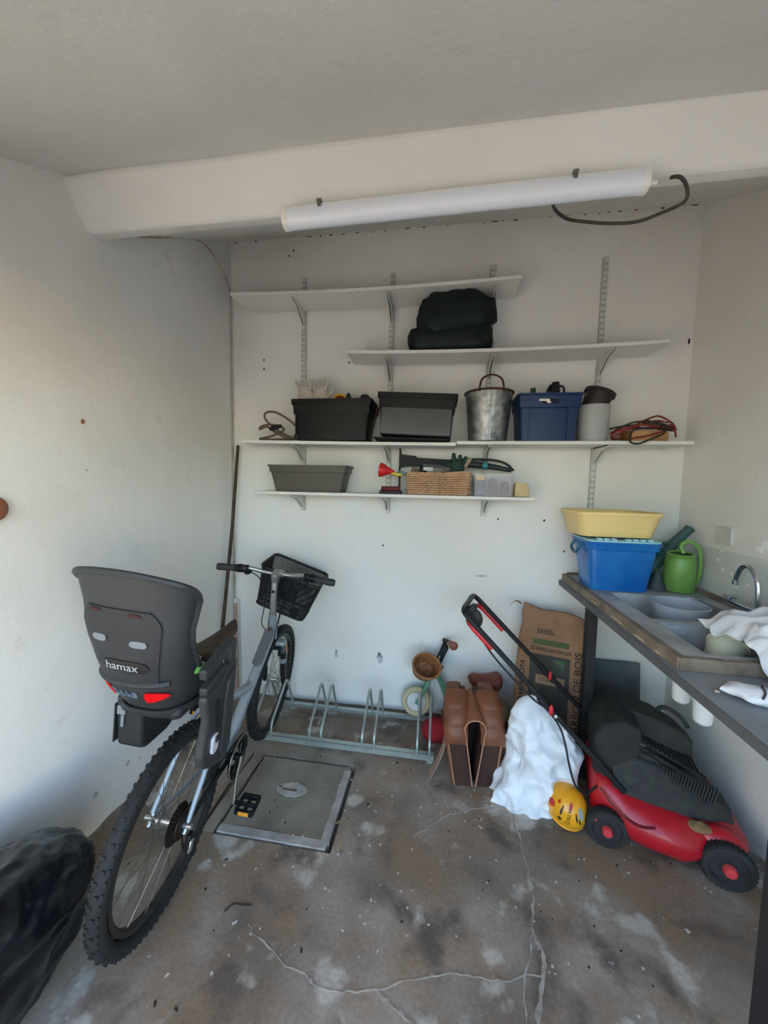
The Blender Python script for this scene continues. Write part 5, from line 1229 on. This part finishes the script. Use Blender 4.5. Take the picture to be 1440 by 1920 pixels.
def fsheet(x0, x1, z0, z1, m_, nm, nu=14, nv=14, off=.004):
    G().grid(lambda u, v: front_pt(x0 + (x1 - x0) * u, z0 + (z1 - z0) * v - .03 * (u - .5) * (z1 > .5) * 0, off), nu, nv).build(nm, m_, sk, ang=60)
fsheet(-.115, .088, .105, .560, mat('print_dark', (52, 46, 48), .7, rgb2=(62, 58, 46), vscale=7), 'printed_panel')
fsheet(-.105, .080, .612, .640, mat('print_green', (70, 84, 36), .7), 'green_stripe', 12, 3)
fsheet(.00, .062, .47, .545, mat('print_leaf', (68, 92, 60), .7, rgb2=(52, 46, 48), vscale=20), 'leaf_print', 6, 6, .0055)
fsheet(-.085, .03, .285, .43, mat('print_olive', (66, 66, 44), .7, rgb2=(50, 46, 44), vscale=14), 'olive_print', 8, 8, .0055)
fsheet(-.080, .065, .405, .452, mat('print_tan', (150, 120, 94), .7), 'label_print', 10, 4, .0068)
INK = mat('black_ink', (48, 38, 32), .8)
def fw_(co): p = front_pt(co.x, max(.01, co.y), .0055 + co.z); return p
def tx(nm, s, size, x, z, off=.0055, sx=1., m_=INK): text(nm, s, size, m_, sk, None, thick=.0003, sx=sx, warp=lambda co: front_pt(co.x + x, co.y + z, off + co.z))
tx('lettering', 'EXCELL.', .034, -.035, .682, sx=.8); tx('lettering', 'DE BONTE HOUTSKOLEN', .027, -.012, .588, sx=.66)
tx('lettering', 'CHARBON', .030, -.005, .428, off=.0085, sx=.8, m_=mat('label_ink', (92, 74, 60), .8))
def side_pt(y, z, s, off):
    t = min(1, max(0, z / SH)); best = None
    for k in range(72):
        p = sack_pt(k / 72, t)
        if p.x * s > 0 and abs(p.x) > SW * .33 and (best is None or abs(p.y - y) < abs(best.y - y)): best = p
    return Vector((best.x + s * off, y, z))
# lettering runs upwards along the right-hand and left-hand edges of the front face
text('lettering', 'CHARBON DE BOIS', .062, INK, sk, None, thick=.0003, sx=.92, warp=lambda co: front_pt(.158 - co.y * .62 - .008, co.x + .355, .005 + co.z) if False else front_pt(.128 + -co.y * .75, co.x + .355, .006 + co.z))
text('lettering', 'CHARBON', .055, INK, sk, None, thick=.0003, sx=.92, warp=lambda co: front_pt(-.152 - co.y * .72, co.x + .385, .006 + co.z))
# folded flap at the torn top left
g = G(); g.grid(lambda u, v: (-.185 - .055 * u, -.012 + .05 * (v - .5) - .012 * u, .815 + .018 * sin(pi * u) - .012 * u), 10, 5, .003); g.build('torn_flap', KRAFT, r)
# ------------------------------------------------------------------ white plastic bag
WB = mat('white_bag', (226, 230, 236), .34, var=.04, vscale=10)
def ridge(q, k, sd):
    return 1 - 2.4 * abs(noise.noise(q * k + Vector((sd, sd * .7, -sd))))
def wb_fn(u, v):
    a = 2 * pi * u; t = v
    prof = [(0, .132, .100), (.10, .136, .100), (.25, .142, .098), (.5, .138, .085), (.72, .105, .062), (.88, .066, .040), (.97, .034, .020), (1.0, .006, .006)]
    rx, ry = lerp_tab([list(p) for p in prof], t)
    cxx = .450 + .022 * t + .062 * sin(pi * min(1, t * 1.1)); cyy = 1.800 + .030 * t
    flare = (1 - t / .25) if t < .25 else 0
    wv = noise.noise(Vector((cos(a) * 2.6, sin(a) * 2.6, 9)))
    rx *= 1 + .16 * flare * wv * 2; ry *= 1 + .25 * flare * (wv + .25)
    p = Vector((cxx + rx * cos(a), cyy + ry * sin(a), .495 * t)); d = Vector((cos(a), sin(a), .15))
    q = Vector((p.x * 1.2 + .30 * p.z, p.y * 1.2, p.z * .30))            # folds fall from the tied top
    q2 = Vector((p.x + .5 * p.z, p.y, p.z * 1.3 - .6 * p.x))
    f = .030 * ridge(q, 7.5, 3.1) + .015 * ridge(q2, 10, 7.7) + .007 * ridge(Vector((q.x, q.y, q.z * .6)), 19, 1.2)
    p += d * f * min(1, (1 - t) * 6)
    if t < .12: p.z = max(.002, p.z + .035 * max(0, noise.noise(Vector((cos(a) * 5, sin(a) * 5, 2)))) * (1 - t / .12) - .01 * (1 - t / .12))
    return p
r = thing('plastic_bag', 'crumpled white plastic bag on the floor beside the saddlebag', 'bag')
g = G(); g.grid(wb_fn, 150, 80); g.build('bag_film', WB, r, ang=38)
# ------------------------------------------------------------------ yellow child helmet
HM = loc(.602, 1.722, .010) @ rot(radians(24), radians(-8), radians(22)) @ Matrix.Diagonal((1.08, .96, 1, 1))
r = thing('bike_helmet', 'yellow child bike helmet with red and white graphics on the floor', 'helmet', HM)
HY = mat('helmet_yellow', (236, 164, 30), .3, coat=.4)
def hel(d, off=0.):
    d = d.normalized(); return Vector((d.x * (.076 + off), d.y * (.094 + off), max(d.z, -.35) * (.088 + off) + .075))
g = G(); vs = []
for i in range(19):
    th = pi * .62 * i / 18
    vs.append([hel(Vector((sin(th) * cos(2 * pi * j / 36), sin(th) * sin(2 * pi * j / 36), cos(th)))) for j in range(36)])
g.loft(vs); g.build('shell', HY, r, ang=60)
g = G(); th = pi * .62; pts = [hel(Vector((sin(th) * cos(2 * pi * j / 36), sin(th) * sin(2 * pi * j / 36), cos(th)))) for j in range(36)]; g.tube(pts, .006, 8, closed=True); g.build('edge_trim', HY, r)
def patch(nm, a, e, w, h, m_, poly, off=.0016):
    """polygon laid on the shell around azimuth a, elevation e"""
    def P(x, y):
        aa = a + x; ee = e + y; return hel(Vector((cos(ee) * cos(aa), cos(ee) * sin(aa), sin(ee))), off)
    c_ = [P(x * w, y * h) for x, y in poly]; ctr = sum((Vector(q) for q in [P(0, 0)]), Vector()); n = len(c_)
    g = G(); g.add(c_ + [ctr], [(i, (i + 1) % n, n) for i in range(n)]); g.build(nm, m_, r)
HR = mat('helmet_red', (205, 40, 26), .35); HK = mat('helmet_vent', (58, 44, 34), .6); HW = mat('helmet_silver', (158, 164, 156), .35)
drop = [(-1, 0), (-.5, .9), (.5, 1), (1, .2), (.4, -.9), (-.5, -.8)]
F0 = radians(-142)
patch('red_patch', F0 + .22, 1.02, .16, .20, HR, drop); patch('red_flash', F0 - .62, .86, .14, .12, HR, [(-1, 0), (-.2, 1), (.1, .1), (1, .2), (.3, -1), (-.6, -.8)])
patch('red_side', F0 - .85, .38, .22, .20, HR, drop); patch('vent', F0 - .26, .62, .07, .26, HK, [(-1, .9), (0, 1), (1, -.6), (.2, -1), (-.9, -.3)]); patch('vent', F0 + .62, .60, .07, .22, HK, [(-1, .9), (0, 1), (1, -.6), (.2, -1), (-.9, -.3)])
patch('vent', F0 + .80, .42, .06, .16, HK, [(-1, .9), (0, 1), (1, -.6), (.2, -1), (-.9, -.3)]); patch('vent', F0 - .20, .18, .10, .10, HK, drop); patch('silver_patch', F0 + .95, .72, .22, .30, HW, drop)
text('lettering', 'NATKO', .030, mat('helmet_ink', (70, 46, 20), .5), r, None, thick=.0002, warp=lambda co: hel(Vector((cos(.62 - co.x * 9) * cos(F0 + .16 + co.y * 9), cos(.62 - co.x * 9) * sin(F0 + .16 + co.y * 9), sin(.62 - co.x * 9))), .0018 + co.z))
G().ell((0, 0, .072), (.068, .086, .045), 20, 10).build('liner', mat('helmet_liner', (30, 30, 32), .9), r)
# ------------------------------------------------------------------ black bin bag at left
TB = mat('bin_bag', (14, 18, 23), .22, var=.3, vscale=6, spec=.55)
def tb_fn(p, d):
    q = Vector((sq(d, .75).x * .175, sq(d, .8).y * .25, sq(d, .6).z * .215)); q.x += .05 * q.z / .2
    w = Vector((q.x * .7 + q.z * .9, q.y * .35 + q.x * .5, q.z * .5 - q.y * .5))   # long folds drawn from the far top corner
    f = .015 * ridge(w, 9, 1.7) + .008 * ridge(w, 19, 4.4) + .003 * ridge(q, 21, 8.8)
    return q + d * f
r = thing('bin_bag', 'black plastic bin bag on the floor by the left wall', 'bag', loc(-1.200, .735, .205))
g = G(); g.ell((0, 0, 0), (1, 1, 1), 110, 70, fn=tb_fn)
for v in g.v:
    if v.z < -.200: v.z = -.203
    v.x = max(v.x, -.196)
g.build('bag_film', TB, r, ang=45)
# ------------------------------------------------------------------ glass jar + dark door leaf at right
r = thing('glass_jar', 'clear glass jar on the floor in front of the mower wheel', 'jar', loc(1.20, 1.335, .001))
GL = mat('clear_glass', (196, 214, 220), .08, alpha=.38, spec=.8)
G().lathe([(0, .0), (.058, .0), (.062, .006), (.062, .10), (.050, .125), (.048, .14), (.045, .14), (.047, .122), (.058, .098), (.058, .008), (0, .005)], 28).build('glass', GL, r, ang=40)
G().lathe([(.048, .128), (.053, .128), (.053, .145), (.048, .145)], 28, closed=True).build('rim', GL, r)
# ------------------------------------------------------------------ litter on the floor: flakes and twigs
random.seed(21)
FLK = mat('paint_flake', (196, 190, 180), .9); LEAF = mat('dry_leaf', (150, 128, 96), .9); DKF = mat('dark_crumb', (50, 42, 36), .95)
litter = G(); n_fl = 0
r = thing('paint_flakes', 'scattered pale paint flakes across the concrete floor', 'litter')
for k in range(120):
    x = random.uniform(-1.0, 1.05); y = random.uniform(.92, 1.9); s = random.uniform(.0014, .004) * (2.0 if random.random() < .05 else 1)
    if HX0 - .01 < x < HX1 + .01 and HY0 - .01 < y < HY1 + .01 and random.random() < .5: continue
    a = random.uniform(0, pi); pts = [(s * (.5 + random.random()) * cos(2 * pi * q / 6) * 1.5, s * (.5 + random.random()) * sin(2 * pi * q / 6)) for q in range(6)]
    litter.prism(pts, .0014, loc(x, y, .0018 if not (HX0 < x < HX1 and HY0 < y < HY1) else .0065) @ rot(0, 0, a))
o = litter.build('flakes', FLK, r, smooth=False); o['kind'] = 'stuff'; r['kind'] = 'stuff'
lt = G(); r = thing('dark_crumbs', 'scattered dark crumbs of dirt on the concrete floor', 'litter')
for k in range(70):
    x = random.uniform(-1.25, 1.15); y = random.uniform(.72, 2.2); s = random.uniform(.0015, .004)
    lt.box((x, y, s * .6), (s * 3 * random.random() + s, s * 1.6, s * 1.2), R=rot(0, 0, random.uniform(0, 3)))
o = lt.build('crumbs', DKF, r, smooth=False); o['kind'] = 'stuff'; r['kind'] = 'stuff'
for k, (x, y, a, lab) in enumerate(((-.40, 1.50, .7, 'pale dry leaf caught at the edge of the inspection cover'), (-.36, 1.38, 2.0, 'curled dry leaf on the floor just right of the cover corner'), (.67, 1.80, 1.4, 'long dry straw leaf on the floor beside the charcoal sack'))):
    g = G(); ln = .03 if k < 2 else .055
    g.grid(lambda u, v: ((u - .5) * ln * 2, (v - .5) * .010 * sin(pi * min(.97, max(.03, u))), .003 + .008 * (2 * u - 1) ** 2), 10, 3, .0012); tag(g.build('dry_leaf', LEAF if k < 2 else mat('straw', (170, 150, 84), .9), M=loc(x, y, .004) @ rot(0, 0, a)), lab, 'leaf')
g = G(); g.tube([(0, 0, 0), (.004, .02, 0), (.022, .024, 0), (.024, .020, 0)], .0025, 5); tag(g.build('bent_nail', DKF, M=loc(-1.305, 1.25, .0035)), 'small bent dark nail on the floor by the left wall', 'nail')
g = G(); g.tube(spline([(0, 0, 0), (.03, .012, .002), (.06, .0, 0), (.09, -.012, .002)], 4), .0028, 5); tag(g.build('dark_twig', DKF, M=loc(-.70, 1.10, .004) @ rot(0, 0, .5)), 'thin dark twig on the floor near the rear wheel', 'twig')
# ------------------------------------------------------------------ lawn mower (local: x forward, y left, z up; origin under the near rear wheel)
MA = math.atan2(-.1, .384)
MM = loc(.735, 1.605, .002) @ rot(0, 0, MA)
r = thing('lawn_mower', 'red and black electric lawn mower under the worktop, handle leaning left', 'lawn mower', MM)
RED = mat('mower_red', (178, 22, 36), .35, var=.12, vscale=7, coat=.2); MBL = mat('mower_black', (42, 43, 44), .75, rgb2=(58, 57, 54), vscale=30, bump=.3, bscale=90); MGR = mat('mower_grey', (62, 64, 66), .7, var=.25, vscale=14)
W_ = .385
# deck: lofted sections along x
def dring(x, y0, y1, z0, z1, bulge):
    pts = []
    prof = [(0, z0), (-bulge * .6, z0 + (z1 - z0) * .15), (-bulge, z0 + (z1 - z0) * .40), (-bulge * .7, z0 + (z1 - z0) * .70), (.012, z0 + (z1 - z0) * .93), (.04, z1)]
    for d, z in prof: pts.append(Vector((x, y0 + d, z)))
    for d, z in reversed(prof): pts.append(Vector((x, y1 - d, z)))
    return pts
g = G(); g.loft([dring(-.055, .05, .34, .10, .235, .0), dring(-.03, .035, .355, .08, .26, .012), dring(.03, .03, .36, .06, .245, .03), dring(.07, .012, .378, .045, .22, .045), dring(.16, .004, .386, .035, .205, .055), dring(.26, .004, .386, .03, .19, .055), dring(.32, .02, .37, .045, .18, .045), dring(.36, .045, .345, .08, .18, .03), dring(.42, .05, .34, .085, .175, .028), dring(.47, .065, .325, .08, .155, .02), dring(.495, .09, .30, .085, .13, .01)], cap=True)
dk = g.build('deck', RED, r, ang=60)
# wheel-arch hump at the front and moulded rib on the near side
g = G(); g.ell((.385, .045, .125), (.088, .05, .062), 20, 12); g.build('front_arch', RED, dk)
g = G(); g.ell((.385, .345, .125), (.088, .05, .062), 20, 12); g.build('front_arch', RED, dk)
g = G(); g.tube(spline([(-.03, .016, .225), (.03, -.022, .175), (.10, -.040, .150), (.16, -.038, .162)], 6), .004, 8); g.build('side_rib', mat('mower_red_dark', (110, 14, 24), .45), dk)
g = G(); g.ell((.315, .035, .172), (.045, .03, .016), 14, 8).jitter(.010, 40); g.build('clippings', mat('dry_grass', (140, 112, 76), .95, var=.3, vscale=60, bump=.5), dk)
def mwheel(x, y, rr, nm='wheel'):
    s = -1 if y < .2 else 1
    Mw = frame_to((0, s, 0), (x, y, rr))
    o = G().lathe([(0, -.022), (rr * .72, -.022), (rr * .95, -.018), (rr, -.010), (rr, .012), (rr * .95, .020), (rr * .74, .022), (rr * .66, .012), (rr * .34, .014), (rr * .30, .020), (0, .020)], 32, M=Mw).build(nm, mat('mower_tyre', (44, 44, 45), .8, var=.3, vscale=30), r, ang=35)
    g = G(); g.lathe([(0, .040), (rr * .20, .038), (rr * .26, .030), (rr * .27, .018), (0, .018)], 20, M=Mw); g.build('hub_cap', mat('hub_red', (200, 62, 66), .45), o)
    g = G()
    for q in range(32):
        a = 2 * pi * q / 32; R = Matrix((Vector((-sin(a), 0, cos(a))), Vector((0, 1, 0)), Vector((cos(a), 0, sin(a))))).transposed().to_4x4(); g.box(Vector((x, y, rr)) + Vector((cos(a), 0, sin(a))) * (rr - .001), (.007, .030, .006), R=R)
    g.build('tread', mat('mower_tyre', (44, 44, 45), .8), o, kind='stuff')
    return o
mwheel(0, -.008, .078); mwheel(.395, -.012, .085); mwheel(0, W_ + .008, .078); mwheel(.395, W_ + .012, .085)
g = G(); g.lathe([(0, .010), (.014, .009), (.016, 0), (0, 0)], 14, M=frame_to((0, -1, 0), (-.052, -.012, .108))); g.build('height_knob', mat('hub_red', (200, 62, 66), .45), r)
# black motor hood sloping to the front
def hring(x, y0, y1, z0, z1, k=.5): 
    m_ = (y1 - y0) * .10
    return [Vector((x, y0, z0)), Vector((x, y0 + m_ * .3, z0 + (z1 - z0) * .5)), Vector((x, y0 + m_ * 1.6, z1 - .006)), Vector((x, y0 + m_ * 2.2, z1)), Vector((x, y1 - m_ * 2.2, z1)), Vector((x, y1 - m_ * 1.6, z1 - .006)), Vector((x, y1 - m_ * .3, z0 + (z1 - z0) * .5)), Vector((x, y1, z0))]
g = G(); g.loft([hring(.02, .035, .35, .20, .34), hring(.08, .035, .35, .20, .395), hring(.16, .035, .355, .19, .375), hring(.28, .045, .345, .17, .305), hring(.38, .075, .315, .16, .245), hring(.455, .11, .28, .15, .195)], cap=True)
hd = g.build('motor_hood', MBL, r, ang=35)
g = G()
for k in range(30):
    x = .075 + .0105 * k; zt = .398 - max(0, (x - .08)) * .40 if x > .08 else .39
    g.box((x, .085, .245 + (.335 - .245) * (1 - (x - .07) / .5)), (.0045, .012, .085), R=rot(.35, 0, 0))
g.build('louvres', MGR, hd, smooth=False, kind='stuff')
g = G(); g.box((.24, .118, .335), (.27, .014, .010), R=rot(0, radians(23), 0)); g.build('hood_ridge', MGR, hd, bevel=.003)
g = G(); g.box((.24, .235, .345), (.25, .16, .008), R=rot(0, radians(22.5), 0)); g.build('hood_mesh_panel', MBL, hd, bevel=.002)
g = G()
for k in range(14): g.box((.135 + .0165 * k, .235, .395 - .0068 * k), (.005, .15, .006), R=rot(0, radians(22.5), 0))
g.build('hood_grille', MGR, hd, smooth=False, kind='stuff')
# grass box at the back, hinged lid
def gb(x, z0, z1, y0, y1): return [Vector((x, y0, z0)), Vector((x, y1, z0)), Vector((x, y1 - .015, z1)), Vector((x, y0 + .015, z1))]
g = G(); g.loft([gb(-.055, .26, .40, .07, .335), gb(-.02, .23, .475, .06, .345), gb(.06, .26, .505, .06, .345), gb(.12, .33, .48, .07, .345)], cap=True); bx = g.build('grass_box', mat('grass_box_black', (46, 46, 44), .8, rgb2=(34, 34, 33), vscale=12), r, ang=25, bevel=.012, seg=3)
g = G(); g.loft([[Vector((.06, .20, .502)), Vector((.06, .35, .502)), Vector((.06, .35, .42)), Vector((.06, .20, .42))], [Vector((.20, .22, .47)), Vector((.20, .37, .47)), Vector((.20, .37, .36)), Vector((.20, .22, .36))], [Vector((.30, .25, .425)), Vector((.30, .38, .415)), Vector((.30, .38, .31)), Vector((.30, .25, .31))], [Vector((.36, .28, .375)), Vector((.36, .37, .365)), Vector((.36, .37, .27)), Vector((.36, .28, .27))]], cap=True); g.build('box_lid', mat('grass_box_top', (56, 55, 51), .8, var=.2, vscale=16), bx, bevel=.010)
g = G(); g.tube(spline([(.23, .36, .44), (.27, .37, .462), (.33, .36, .435), (.355, .34, .40)], 5), .010, 8); g.build('box_handle', MBL, bx)
g = G(); g.box((.10, .21, .43), (.08, .26, .012), R=rot(0, radians(26), 0)); g.build('deflector_flap', MGR, r, bevel=.004)
# handle
HB = mat('handle_black', (30, 31, 33), .45, metal=.2); HRD = mat('handle_red', (196, 36, 42), .45)
for nm, y in (('handle_bar', .030), ('handle_bar', .358)):
    g = G(); yt = y + (.005 if y < .2 else -.012)
    g.tube([(.06, y, .225), (-.06, y, .345), (-.20, y, .475), (-.40, yt, .665), (-.56, yt, .815)], .0125, 10); hb = g.build(nm, HB, r)
    g = G(); g.tube([(-.215, y, .486), (-.285, y, .553)], .0165, 10); g.build('joint_sleeve', HB, hb)
    g = G(); g.ell((-.235, y - .022, .518), (.010, .010, .026), 12, 8, M=None); g.build('wing_nut', mat('nut_red', (214, 40, 46), .35), hb)
g = G(); g.ell((-.215, .008, .495), (.008, .006, .008), 10, 6); g.build('bolt_head', mat('bolt_white', (210, 210, 206), .4), r)
yt0, yt1 = .035, .346
g = G(); g.tube(spline([(-.555, yt0, .810), (-.605, yt0, .856), (-.635, yt0 + .012, .884), (-.645, yt0 + .05, .893), (-.645, (yt0 + yt1) / 2, .893), (-.645, yt1 - .05, .893), (-.635, yt1 - .012, .884), (-.605, yt1, .856), (-.555, yt1, .810)], 6), .0135, 10); hl = g.build('handle_loop', HB, r)
g = G(); g.tube(spline([(-.500, yt0, .735), (-.585, yt0, .812), (-.612, yt0 + .02, .838), (-.618, yt0 + .06, .846), (-.618, yt1 - .06, .846), (-.612, yt1 - .02, .838), (-.585, yt1, .812), (-.480, yt1, .715)], 6), .0125, 10, flat=.8); g.build('switch_bail', HRD, hl)
g = G(); g.ell((-.600, yt0 + .08, .835), (.042, .028, .052), 18, 12); g.build('switch_box', MBL, hl)
g = G(); g.box((-.615, yt0 + .08, .885), (.05, .06, .03), R=rot(0, radians(-40), 0)); g.build('switch_cap', MBL, hl, bevel=.008)
g = G(); g.tube(spline([(-.585, yt0 + .06, .79), (-.50, yt0 - .008, .715), (-.40, yt0 - .014, .62), (-.31, yt0 - .016, .545), (-.25, .02, .51), (-.20, .010, .455), (-.175, -.012, .40), (-.155, -.035, .32), (-.13, -.045, .25), (-.09, -.03, .21), (-.04, .03, .215)], 7), .0045, 8); g.build('power_cable', mat('mower_cable', (34, 34, 36), .5), r)
